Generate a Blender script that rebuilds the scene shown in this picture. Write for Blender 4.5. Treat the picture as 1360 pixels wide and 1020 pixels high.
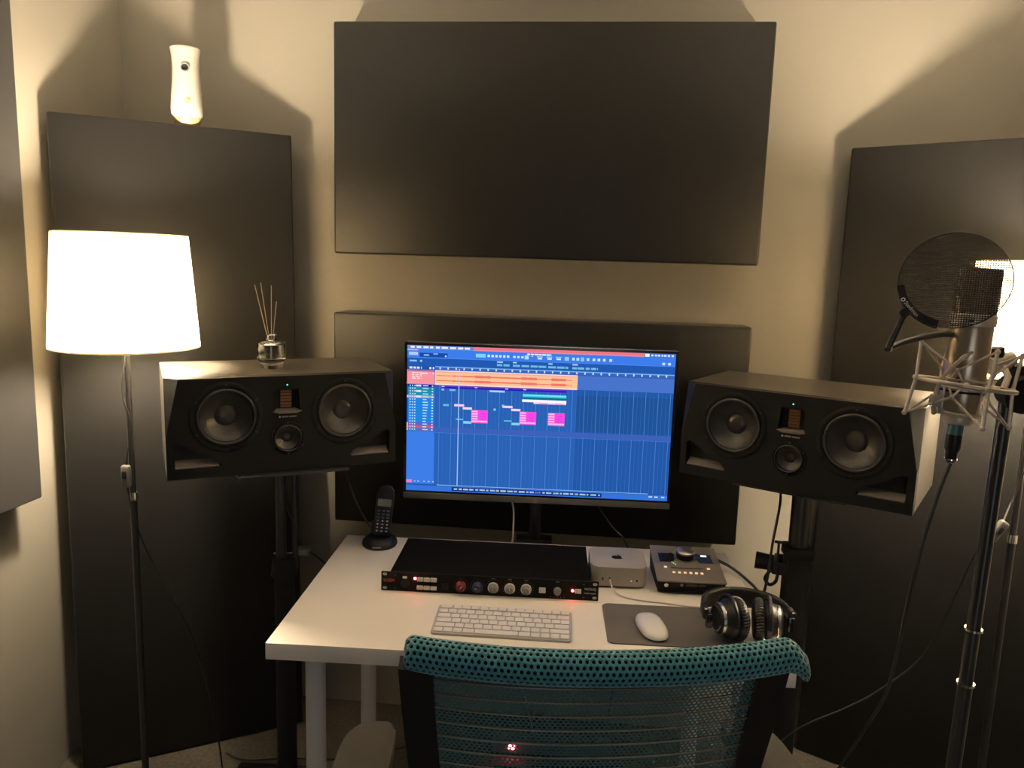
import bpy, bmesh, math, random
from mathutils import Vector, Matrix, Euler
random.seed(7)
PI = math.pi
for o in list(bpy.data.objects):
    bpy.data.objects.remove(o, do_unlink=True)
SC = bpy.context.scene
COL = SC.collection

# ------------------------------------------------------------------ camera
cam_d = bpy.data.cameras.new('camera')
cam = bpy.data.objects.new('camera', cam_d); COL.objects.link(cam)
cam_d.sensor_fit = 'HORIZONTAL'; cam_d.sensor_width = 36.0
cam_d.lens = 36.0 * 1020.557 / 1360.0
cam_d.clip_start = 0.02
YAW, PITCH, ROLL = math.radians(-5.51528), math.radians(-8.71965), math.radians(1.7625)
_f = Vector((math.sin(YAW)*math.cos(PITCH), math.cos(YAW)*math.cos(PITCH), math.sin(PITCH)))
_r = Vector((math.cos(YAW), -math.sin(YAW), 0)); _u = _r.cross(_f)
_r2 = _r*math.cos(ROLL) + _u*math.sin(ROLL); _u2 = -_r*math.sin(ROLL) + _u*math.cos(ROLL)
_m = Matrix((( _r2.x, _u2.x, -_f.x, 0.11177), (_r2.y, _u2.y, -_f.y, -2.27555), (_r2.z, _u2.z, -_f.z, 1.45915), (0, 0, 0, 1)))
cam.matrix_world = _m
SC.camera = cam

# ------------------------------------------------------------------ world, exposure
w = bpy.data.worlds.new('world'); SC.world = w; w.use_nodes = True
w.node_tree.nodes['Background'].inputs[0].default_value = (0.02, 0.02, 0.022, 1)
w.node_tree.nodes['Background'].inputs[1].default_value = 0.3
SC.view_settings.view_transform = 'Standard'
SC.view_settings.look = 'None'
SC.view_settings.exposure = 0.0
SC.view_settings.gamma = 1.0
SC.view_settings.use_curve_mapping = False
SC.cycles.use_denoising = True
SC.cycles.max_bounces = 8
SC.cycles.diffuse_bounces = 5
SC.cycles.sample_clamp_indirect = 10.0
LAMP_POWER = 1780.0
LAMP_COLOR = (1.0, 0.81, 0.57)
FILL_GLOW = 1.1     # strength of the fill light added behind the viewer

# ------------------------------------------------------------------ materials
def srgb(r, g, b):
    f = lambda c: (c/12.92 if c <= 0.04045 else ((c+0.055)/1.055)**2.4)
    return (f(r/255), f(g/255), f(b/255), 1)

MATS = {}
def mat(name, col, rough=0.5, metal=0.0, spec=0.5, noise=None, bump=None, emit=None, trans=0.0, sheen=0.0, coat=0.0, ior=None):
    m = bpy.data.materials.new(name); m.use_nodes = True
    nt = m.node_tree; b = nt.nodes['Principled BSDF']
    b.inputs['Base Color'].default_value = (*col[:3], 1)
    b.inputs['Roughness'].default_value = rough
    b.inputs['Metallic'].default_value = metal
    b.inputs['Specular IOR Level'].default_value = spec
    b.inputs['Transmission Weight'].default_value = trans
    b.inputs['Sheen Weight'].default_value = sheen
    b.inputs['Coat Weight'].default_value = coat
    if ior: b.inputs['IOR'].default_value = ior
    tc = nt.nodes.new('ShaderNodeTexCoord')
    if noise:      # (scale, amount): gentle colour mottling
        n = nt.nodes.new('ShaderNodeTexNoise'); n.inputs['Scale'].default_value = noise[0]; n.inputs['Detail'].default_value = 5
        r = nt.nodes.new('ShaderNodeMapRange'); r.inputs[3].default_value = 1-noise[1]; r.inputs[4].default_value = 1+noise[1]
        mx = nt.nodes.new('ShaderNodeMix'); mx.data_type = 'RGBA'; mx.blend_type = 'MULTIPLY'; mx.inputs[0].default_value = 1
        mx.inputs[6].default_value = (*col[:3], 1)
        nt.links.new(tc.outputs['Object'], n.inputs['Vector']); nt.links.new(n.outputs[0], r.inputs[0])
        nt.links.new(r.outputs[0], mx.inputs[7]); nt.links.new(mx.outputs[2], b.inputs['Base Color'])
    if bump:       # (scale, strength, distance)
        n2 = nt.nodes.new('ShaderNodeTexNoise'); n2.inputs['Scale'].default_value = bump[0]; n2.inputs['Detail'].default_value = 4
        bp = nt.nodes.new('ShaderNodeBump'); bp.inputs['Strength'].default_value = bump[1]; bp.inputs['Distance'].default_value = bump[2]
        nt.links.new(tc.outputs['Object'], n2.inputs['Vector']); nt.links.new(n2.outputs[0], bp.inputs['Height'])
        nt.links.new(bp.outputs[0], b.inputs['Normal'])
    if emit:
        b.inputs['Emission Color'].default_value = (*emit[0][:3], 1); b.inputs['Emission Strength'].default_value = emit[1]
    MATS[name] = m
    return m

mat('wall_paint', (0.232, 0.214, 0.178), 0.55, noise=(2.2, 0.05), bump=(9, 0.25, 0.01), spec=0.3)
mat('ceiling_paint', (0.90, 0.88, 0.85), 0.9)
mat('fill_pane_glow', (0.8, 0.8, 0.8), 0.5, emit=((0.93, 0.97, 1.0), FILL_GLOW))  # emissive pane of the added fill light behind the viewer
mat('fill_door_paint', (0.6, 0.58, 0.54), 0.5)
mat('dark_wall', (0.10, 0.095, 0.09), 0.8)  # unseen rear wall, darkened to cut bounced light
mat('carpet', (0.085, 0.075, 0.06), 0.95, noise=(90, 0.6), bump=(260, 0.9, 0.004), spec=0.1)
mat('panel_fabric', (0.0042, 0.0040, 0.0037), 0.44, noise=(420, 0.18), bump=(900, 0.35, 0.0008), spec=0.20, sheen=0.085)
mat('desk_white', (0.87, 0.81, 0.735), 0.22, noise=(6, 0.025), spec=0.28)
mat('leg_paint', (0.58, 0.58, 0.58), 0.42, noise=(30, 0.08))
mat('black_plastic', (0.010, 0.010, 0.011), 0.45, spec=0.3)
mat('black_gloss', (0.008, 0.008, 0.009), 0.2)
mat('black_metal', (0.016, 0.016, 0.017), 0.33, spec=0.6)
mat('chassis_black', (0.004, 0.004, 0.004), 0.9, spec=0.03)
mat('matte_black', (0.010, 0.010, 0.010), 0.7, spec=0.25)
mat('cabinet_vinyl', (0.050, 0.044, 0.036), 0.36, noise=(14, 0.35), bump=(120, 0.25, 0.001), spec=0.5)
mat('baffle', (0.010, 0.010, 0.010), 0.65, spec=0.12)
mat('cone', (0.032, 0.028, 0.024), 0.36, noise=(60, 0.15), spec=0.5)
mat('rubber', (0.020, 0.019, 0.018), 0.38, spec=0.5)
mat('port_grey', (0.16, 0.14, 0.12), 0.45)
mat('copper_foil', (0.40, 0.19, 0.09), 0.35, metal=0.7)
mat('white_print', (0.62, 0.60, 0.57), 0.5)
mat('grey_print', (0.30, 0.28, 0.26), 0.5)
mat('orange_print', (0.60, 0.10, 0.035), 0.5)
mat('led_teal', (0.1, 0.6, 0.6), 0.3, emit=((0.15, 0.95, 0.85), 1.6))
mat('led_red', (0.9, 0.1, 0.1), 0.3, emit=((1.0, 0.06, 0.08), 60.0))
mat('led_green', (0.1, 0.6, 0.1), 0.3, emit=((0.35, 1.0, 0.2), 1.6))
mat('led_amber', (0.7, 0.55, 0.35), 0.3, emit=((1.0, 0.72, 0.42), 0.6))
mat('led_white', (0.8, 0.8, 0.75), 0.3, emit=((1.0, 0.95, 0.85), 0.9))
mat('meter_blue', (0.02, 0.03, 0.05), 0.2, emit=((0.03, 0.06, 0.11), 0.12))
mat('meter_lit', (0.5, 0.6, 0.7), 0.2, emit=((0.75, 0.88, 1.0), 1.0))
mat('aluminium', (0.36, 0.33, 0.29), 0.5, metal=0.2)
mat('apple_black', (0.006, 0.006, 0.006), 0.7, spec=0.1)
mat('brushed', (0.50, 0.46, 0.40), 0.3, metal=0.9)
mat('interface_grey', (0.175, 0.150, 0.130), 0.5, metal=0.1)
mat('key_white', (0.74, 0.71, 0.68), 0.45)
mat('key_base', (0.46, 0.44, 0.42), 0.4, metal=0.3)
mat('mouse_white', (0.78, 0.76, 0.73), 0.2, coat=0.3)
mat('mousepad', (0.105, 0.096, 0.088), 0.75, bump=(700, 0.4, 0.0006))
mat('knob_red', (0.16, 0.015, 0.015), 0.4)
mat('knob_blue', (0.018, 0.028, 0.08), 0.4)
mat('knob_grey', (0.20, 0.20, 0.19), 0.4)
mat('knob_skirt', (0.62, 0.60, 0.56), 0.3, metal=0.3)
mat('chrome', (0.75, 0.74, 0.72), 0.15, metal=1.0)
mat('nickel', (0.60, 0.52, 0.43), 0.42, metal=0.45)
mat('mic_nickel', (0.50, 0.43, 0.34), 0.3, metal=0.85)
mat('screen_metal', (0.06, 0.05, 0.042), 0.4, metal=0.5)
mat('elastic', (0.55, 0.47, 0.38), 0.6)
mat('teal_ring', (0.02, 0.11, 0.14), 0.4)
mat('teal_knit', (0.030, 0.215, 0.260), 0.62, sheen=0.35, noise=(60, 0.12))
mat('teal_mesh', (0.018, 0.125, 0.150), 0.55, sheen=0.25)
mat('knit_core', (0.004, 0.012, 0.013), 0.9, spec=0.1)
mat('chair_grey', (0.30, 0.28, 0.25), 0.45)
mat('arm_pad', (0.026, 0.024, 0.020), 0.75, spec=0.2, bump=(300, 0.3, 0.0008))
mat('wire_steel', (0.35, 0.33, 0.31), 0.3, metal=0.9)
mat('white_plastic', (0.46, 0.44, 0.40), 0.3, coat=0.2)
mat('pale_wood', (0.55, 0.38, 0.17), 0.45, noise=(40, 0.2))
mat('lens_black', (0.01, 0.01, 0.01), 0.1)
mat('glass', (0.97, 0.97, 0.95), 0.02, trans=1.0, ior=1.48)
mat('oil', (0.85, 0.75, 0.50), 0.02, trans=1.0, ior=1.36)
mat('reed', (0.13, 0.10, 0.08), 0.7)
mat('cable_black', (0.012, 0.012, 0.012), 0.5)
mat('cable_white', (0.62, 0.58, 0.52), 0.4)
mat('leather', (0.011, 0.010, 0.009), 0.45, spec=0.32, bump=(160, 0.4, 0.001))
mat('lcd_grey', (0.10, 0.11, 0.10), 0.3)
mat('silver', (0.55, 0.53, 0.50), 0.25, metal=0.9)
mat('grey_plastic', (0.12, 0.115, 0.11), 0.5)
mat('bulb', (1, 0.9, 0.7), 0.4, emit=(LAMP_COLOR, LAMP_POWER))

# lampshade: thin cloth, lets light through
m = bpy.data.materials.new('shade_cloth'); m.use_nodes = True; nt = m.node_tree
nt.nodes.remove(nt.nodes['Principled BSDF'])
d = nt.nodes.new('ShaderNodeBsdfDiffuse'); t = nt.nodes.new('ShaderNodeBsdfTranslucent'); mx = nt.nodes.new('ShaderNodeMixShader')
d.inputs[0].default_value = (0.82, 0.78, 0.66, 1); t.inputs[0].default_value = (0.50, 0.43, 0.30, 1); mx.inputs[0].default_value = 0.5
nt.links.new(d.outputs[0], mx.inputs[1]); nt.links.new(t.outputs[0], mx.inputs[2]); nt.links.new(mx.outputs[0], nt.nodes['Material Output'].inputs[0])
MATS['shade_cloth'] = m
# screen picture: emissive colour attribute
m = bpy.data.materials.new('screen_picture'); m.use_nodes = True; nt = m.node_tree
nt.nodes.remove(nt.nodes['Principled BSDF'])
e = nt.nodes.new('ShaderNodeEmission'); at = nt.nodes.new('ShaderNodeVertexColor'); at.layer_name = 'Col'
nt.links.new(at.outputs[0], e.inputs[0]); e.inputs[1].default_value = 1.0
nt.links.new(e.outputs[0], nt.nodes['Material Output'].inputs[0]); MATS['screen_picture'] = m
# woven metal head grille of the microphone
m = mat('grille_mesh', (0.30, 0.25, 0.19), 0.35, metal=0.8); nt = m.node_tree; b = nt.nodes['Principled BSDF']
tc = nt.nodes.new('ShaderNodeTexCoord'); mp = nt.nodes.new('ShaderNodeMapping'); br = nt.nodes.new('ShaderNodeTexChecker')
br.inputs['Scale'].default_value = 900; br.inputs[1].default_value = (0.42, 0.35, 0.26, 1); br.inputs[2].default_value = (0.03, 0.025, 0.02, 1)
nt.links.new(tc.outputs['Object'], br.inputs['Vector']); nt.links.new(br.outputs[0], b.inputs['Base Color'])
bp = nt.nodes.new('ShaderNodeBump'); bp.inputs['Strength'].default_value = 0.8; bp.inputs['Distance'].default_value = 0.0008
nt.links.new(br.outputs[1], bp.inputs['Height']); nt.links.new(bp.outputs[0], b.inputs['Normal'])

# ------------------------------------------------------------------ mesh helpers
def frame_z(dv):
    dv = Vector(dv).normalized()
    return dv.to_track_quat('Z', 'Y').to_matrix().to_4x4()

class MB:
    def __init__(s): s.bm = bmesh.new()
    def box(s, c, size, bevel=0.0, seg=2, M=None):
        r = bmesh.ops.create_cube(s.bm, size=1.0); vs = r['verts']
        bmesh.ops.scale(s.bm, vec=Vector(size), verts=vs)
        if bevel > 0:
            es = list({e for v in vs for e in v.link_edges})
            q = bmesh.ops.bevel(s.bm, geom=es, offset=bevel, segments=seg, affect='EDGES', profile=0.5, clamp_overlap=True)
            vs = list({v for f in q['faces'] for v in f.verts} | {v for v in vs if v.is_valid})
            # collect every vertex of this island
            seen = set(vs); st = list(vs)
            while st:
                v = st.pop()
                for e in v.link_edges:
                    o = e.other_vert(v)
                    if o not in seen: seen.add(o); st.append(o)
            vs = list(seen)
        T = Matrix.Translation(Vector(c))
        bmesh.ops.transform(s.bm, matrix=(M @ T if M else T), verts=vs)
        return s
    def cyl(s, p0, p1, r0, r1=None, n=20, caps=True):
        p0 = Vector(p0); p1 = Vector(p1); r1 = r0 if r1 is None else r1
        L = (p1-p0).length; M = Matrix.Translation(p0) @ frame_z(p1-p0)
        return s.lathe([(0, 0), (r0, 0), (r1, L), (0, L)] if caps else [(r0, 0), (r1, L)], n, M)
    def lathe(s, prof, n=24, M=None, sx=1.0, sy=1.0):
        rings = []
        for (r, z) in prof:
            if r <= 1e-7:
                rings.append([s.bm.verts.new((0, 0, z))])
            else:
                rings.append([s.bm.verts.new((r*sx*math.cos(2*PI*k/n), r*sy*math.sin(2*PI*k/n), z)) for k in range(n)])
        for a, b in zip(rings[:-1], rings[1:]):
            for k in range(n):
                k2 = (k+1) % n
                if len(a) == 1 and len(b) == 1: continue
                if len(a) == 1: s.bm.faces.new((a[0], b[k2], b[k]))
                elif len(b) == 1: s.bm.faces.new((a[k], a[k2], b[0]))
                else: s.bm.faces.new((a[k], a[k2], b[k2], b[k]))
        if M is not None:
            bmesh.ops.transform(s.bm, matrix=M, verts=[v for r in rings for v in r])
        return s
    def sphere(s, c, r, n=16, sc=(1, 1, 1)):
        prof = [(r*math.sin(PI*k/(n//2)), -r*math.cos(PI*k/(n//2))) for k in range(n//2+1)]
        prof[0] = (0, -r); prof[-1] = (0, r)
        return s.lathe(prof, n, Matrix.Translation(Vector(c)) @ Matrix.Diagonal((*sc, 1)))
    def tube(s, pts, r, n=8, closed=False):
        pts = [Vector(p) for p in pts]; N = len(pts)
        rr = r if isinstance(r, (list, tuple)) else [r]*N
        tang = []
        for i in range(N):
            if closed: tv = pts[(i+1) % N]-pts[i-1]
            else: tv = pts[min(i+1, N-1)]-pts[max(i-1, 0)]
            tang.append(tv.normalized())
        up = Vector((0, 0, 1)) if abs(tang[0].z) < 0.9 else Vector((1, 0, 0))
        nrm = (up - tang[0]*up.dot(tang[0])).normalized()
        rings = []
        for i in range(N):
            if i: 
                nrm = nrm - tang[i]*nrm.dot(tang[i])
                nrm = nrm.normalized()
            bn = tang[i].cross(nrm)
            rings.append([s.bm.verts.new(pts[i] + (nrm*math.cos(2*PI*k/n)+bn*math.sin(2*PI*k/n))*rr[i]) for k in range(n)])
        for i in range(N if closed else N-1):
            a, b = rings[i], rings[(i+1) % N]
            for k in range(n):
                s.bm.faces.new((a[k], a[(k+1) % n], b[(k+1) % n], b[k]))
        if not closed:
            s.bm.faces.new(list(reversed(rings[0]))); s.bm.faces.new(rings[-1])
        return s
    def prism(s, poly, z0, z1, M=None, holes=(), bevel=0.0, back=None):
        """2-D outline (with optional holes) extruded z0..z1 ; back = other outline of same length for the far side"""
        loops = [poly] + list(holes); allv = []
        tops, bots = [], []
        for li, lp in enumerate(loops):
            t = [s.bm.verts.new((x, y, z1)) for x, y in lp]
            src = back if (li == 0 and back) else lp
            b = [s.bm.verts.new((x, y, z0)) for x, y in src]
            tops.append(t); bots.append(b); allv += t+b
            n = len(lp)
            for k in range(n):
                try: s.bm.faces.new((b[k], b[(k+1) % n], t[(k+1) % n], t[k]))
                except ValueError: pass
        if holes:
            for lay in (tops, bots):
                es = []
                for lp in lay:
                    for k in range(len(lp)):
                        e = s.bm.edges.get((lp[k], lp[(k+1) % len(lp)]))
                        es.append(e)
                bmesh.ops.triangle_fill(s.bm, edges=es, use_beauty=True)
        else:
            s.bm.faces.new(tops[0]); s.bm.faces.new(list(reversed(bots[0])))
        if bevel > 0:
            es = [s.bm.edges.get((tops[0][k], tops[0][(k+1) % len(poly)])) for k in range(len(poly))]
            q = bmesh.ops.bevel(s.bm, geom=es, offset=bevel, segments=2, affect='EDGES', profile=0.5)
            seen = set(v for v in allv if v.is_valid) | {v for f in q['faces'] for v in f.verts}
            allv = list(seen)
        if M is not None: bmesh.ops.transform(s.bm, matrix=M, verts=[v for v in allv if v.is_valid])
        return s
    def quad(s, a, b, c, d):
        s.bm.faces.new([s.bm.verts.new(Vector(p)) for p in (a, b, c, d)]); return s
    def hull(s, pts):
        vs = [s.bm.verts.new(Vector(p)) for p in pts]
        r = bmesh.ops.convex_hull(s.bm, input=vs)
        for g in list(r['geom_interior']) + list(r['geom_unused']):
            if isinstance(g, bmesh.types.BMVert) and g.is_valid and not g.link_faces: s.bm.verts.remove(g)
        return s
    def mesh(s, name, ang=38):
        bmesh.ops.recalc_face_normals(s.bm, faces=s.bm.faces[:])
        me = bpy.data.meshes.new(name); s.bm.to_mesh(me); s.bm.free()
        if ang:
            me.polygons.foreach_set('use_smooth', [True]*len(me.polygons))
            me.set_sharp_from_angle(angle=math.radians(ang))
        return me
    def build(s, name, material, parent=None, ang=38):
        return link(name, s.mesh(name, ang), material, parent)

def link(name, me, material, parent=None):
    if material and not me.materials: me.materials.append(MATS[material])
    o = bpy.data.objects.new(name, me); COL.objects.link(o)
    if parent: o.parent = parent
    return o

def tag(o, label, cat, group=None, kind=None):
    o['label'] = label; o['category'] = cat
    if group: o['group'] = group
    if kind: o['kind'] = kind
    return o

def thing(name, label, cat, loc=(0, 0, 0), rz=0.0, group=None, rot=None):
    o = bpy.data.objects.new(name, None); COL.objects.link(o)
    o.empty_display_size = 0.05
    o.location = loc; o.rotation_euler = rot if rot else (0, 0, rz)
    return tag(o, label, cat, group)

def circle(cx, cy, r, n=32, sx=1, sy=1):
    return [(cx+r*sx*math.cos(2*PI*k/n), cy+r*sy*math.sin(2*PI*k/n)) for k in range(n)]

def rrect(cx, cy, w, h, r, n=5):
    out = []
    for qx, qy, a0 in ((1, 1, 0), (-1, 1, PI/2), (-1, -1, PI), (1, -1, 3*PI/2)):
        for k in range(n+1):
            a = a0+k*PI/2/n
            out.append((cx+qx*(w/2-r)+r*math.cos(a), cy+qy*(h/2-r)+r*math.sin(a)))
    return out

FX = Matrix.Rotation(PI/2, 4, 'X')      # local xy-plane drawn onto the xz-plane, facing -y
def text_part(name, s, size, material, parent, M, extrude=0.0002, squash=1.0, align='CENTER'):
    cu = bpy.data.curves.new(name, 'FONT'); cu.body = s; cu.size = size; cu.extrude = extrude; cu.resolution_u = 3
    cu.align_x = align; cu.align_y = 'CENTER'
    ob = bpy.data.objects.new(name+'_tmp', cu); COL.objects.link(ob)
    dg = bpy.context.evaluated_depsgraph_get()
    me = bpy.data.meshes.new_from_object(ob.evaluated_get(dg))
    bpy.data.objects.remove(ob, do_unlink=True); bpy.data.curves.remove(cu)
    me.materials.clear(); me.transform(M @ Matrix.Diagonal((squash, 1, 1, 1)))
    return link(name, me, material, parent)

def smooth_path(pts, n=8):
    """Catmull-Rom through the points"""
    P = [Vector(p) for p in pts]; P = [P[0]*2-P[1]] + P + [P[-1]*2-P[-2]]; out = []
    for i in range(1, len(P)-2):
        for k in range(n):
            t = k/n; a, b, c, d = P[i-1], P[i], P[i+1], P[i+2]
            out.append(0.5*((2*b)+(c-a)*t+(2*a-5*b+4*c-d)*t*t+(3*b-a-3*c+d)*t**3))
    out.append(P[-2]); return out

def cable(name, pts, r, label, material='cable_black', group=None, n=8):
    return tag(MB().tube(smooth_path(pts), r, n).build(name, material), label, 'cable', group)

# ------------------------------------------------------------------ the room
XL, XR, YB, YF, HC = -1.34, 1.40, 0.055, -3.5, 2.30
def struct(name, bm, material, label, cat):
    return tag(bm.build(name, material), label, cat, kind='structure')
struct('floor', MB().box(((XL+XR)/2, (YB+YF)/2, -0.05), (XR-XL+0.4, YB-YF+0.4, 0.1)), 'carpet', 'dark grey-brown carpet floor under the desk', 'floor')
struct('ceiling', MB().box(((XL+XR)/2, (YB+YF)/2, HC+0.05), (XR-XL+0.4, YB-YF+0.4, 0.1)), 'ceiling_paint', 'pale painted ceiling over the small studio', 'ceiling')
struct('wall_back', MB().box(((XL+XR)/2, YB+0.05, HC/2), (XR-XL+0.4, 0.1, HC)), 'wall_paint', 'cream plaster wall behind desk and hanging panels', 'wall')
struct('wall_left', MB().box((XL-0.05, (YB+YF)/2, HC/2), (0.1, YB-YF, HC)), 'wall_paint', 'cream plaster wall at left beside the lamp', 'wall')
struct('wall_right', MB().box((XR+0.05, (YB+YF)/2, HC/2), (0.1, YB-YF, HC)), 'wall_paint', 'cream plaster wall at right behind tall corner panel', 'wall')
struct('wall_front', MB().box(((XL+XR)/2, YF-0.05, HC/2), (XR-XL+0.4, 0.1, HC)), 'dark_wall', 'dark unseen wall closing the room behind the viewer', 'wall')
# unseen glowing doorway, added behind the viewer as fill light
fill_door = tag(MB().prism(rrect(-0.35, 1.0, 0.90, 2.0, 0.004, 1), 0, 0.05, Matrix.Translation((0, YF+0.06, 0)) @ Matrix.Rotation(PI, 4, 'Z') @ FX, holes=[rrect(-0.35, 1.02, 0.70, 1.72, 0.004, 1)]).build('fill_door_1', 'fill_door_paint'),
           'unseen glowing doorway added behind the viewer as fill light', 'fill_door', kind='structure')
MB().box((0.35, YF+0.03, 1.02), (0.72, 0.01, 1.74)).build('glass_pane', 'fill_pane_glow', fill_door)
MB().cyl((-0.06, YF+0.06, 1.02), (-0.06, YF+0.10, 1.02), 0.008).cyl((-0.065, YF+0.10, 1.02), (0.05, YF+0.10, 1.02), 0.009).build('handle', 'chrome', fill_door)

# ------------------------------------------------------------------ acoustic panels
def panel_mesh(w, d, h, bev=0.006):
    mb = MB().box((0, d/2, h/2), (w, d, h), bev, 3); return mb
def acoustic_panel(loc, rz, w, d, h, label, group, lean=0.0):
    t = thing('acoustic_panel', label, 'acoustic panel', loc, rz, group, rot=(-lean, 0, rz))
    panel_mesh(w, d-0.012, h).build('fabric_cover', 'panel_fabric', t)
    MB().box((0, d-0.006, h/2), (w-0.05, 0.012, h-0.05)).build('backing_frame', 'pale_wood', t)
    return t
PH = 0.6*1.05904
acoustic_panel((-0.0296, -0.08, 2.1164-PH), 0, 1.2, 0.133, PH, 'black fabric acoustic panel hanging high on back wall above the computer monitor', 'black acoustic panels')
acoustic_panel((-0.0323, -0.08, 1.3100-PH), 0, 1.2, 0.133, PH, 'black fabric acoustic panel on back wall directly behind the computer monitor', 'black acoustic panels')
TA, TB = math.radians(31.8), math.radians(-30.9)
acoustic_panel((-0.995, -0.255, 0.003), TA, 0.615, 0.075, 1.815, 'tall black acoustic panel across left corner, white camera on its top', 'black acoustic panels', math.radians(2.3))
acoustic_panel((0.812+0.3*math.cos(TB), 0.3*math.sin(TB), 0), TB, 0.6, 0.058, 1.81, 'tall black acoustic panel across right corner behind the microphone', 'black acoustic panels')
acoustic_panel((XL+0.085, -0.505-0.6, 0.838), PI/2, 1.2, 0.083, 1.26, 'black acoustic panel mounted on left wall, cut off by photo edge', 'black acoustic panels')

# ------------------------------------------------------------------ desk
DX, DY, DP, DZ = 0.0256, -0.92886, math.radians(2.8643), 0.735
desk = thing('desk', 'white desk with round painted legs under the computer monitor', 'desk', (DX, DY, 0), DP)
MB().box((0, 0.3, DZ-0.017), (1.0, 0.6, 0.034), 0.0015, 2).build('tabletop', 'desk_white', desk)
leg_me = MB().cyl((0, 0, 0.012), (0, 0, 0.70), 0.02, n=28).cyl((0, 0, 0), (0, 0, 0.013), 0.014, n=20).mesh('leg')
pl_me = MB().box((0, 0, 0.698), (0.09, 0.09, 0.005), 0.002).mesh('mount_plate')
for x, y in ((-0.425, 0.072), (0.425, 0.072), (-0.425, 0.528), (0.425, 0.528)):
    l = link('leg', leg_me, 'leg_paint', desk); l.location = (x, y, 0)
    p = link('mount_plate', pl_me, 'leg_paint', l)
def dw(x, y, z=DZ):     # desk-local to world
    return (DX+math.cos(DP)*x-math.sin(DP)*y, DY+math.sin(DP)*x+math.cos(DP)*y, z)

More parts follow.
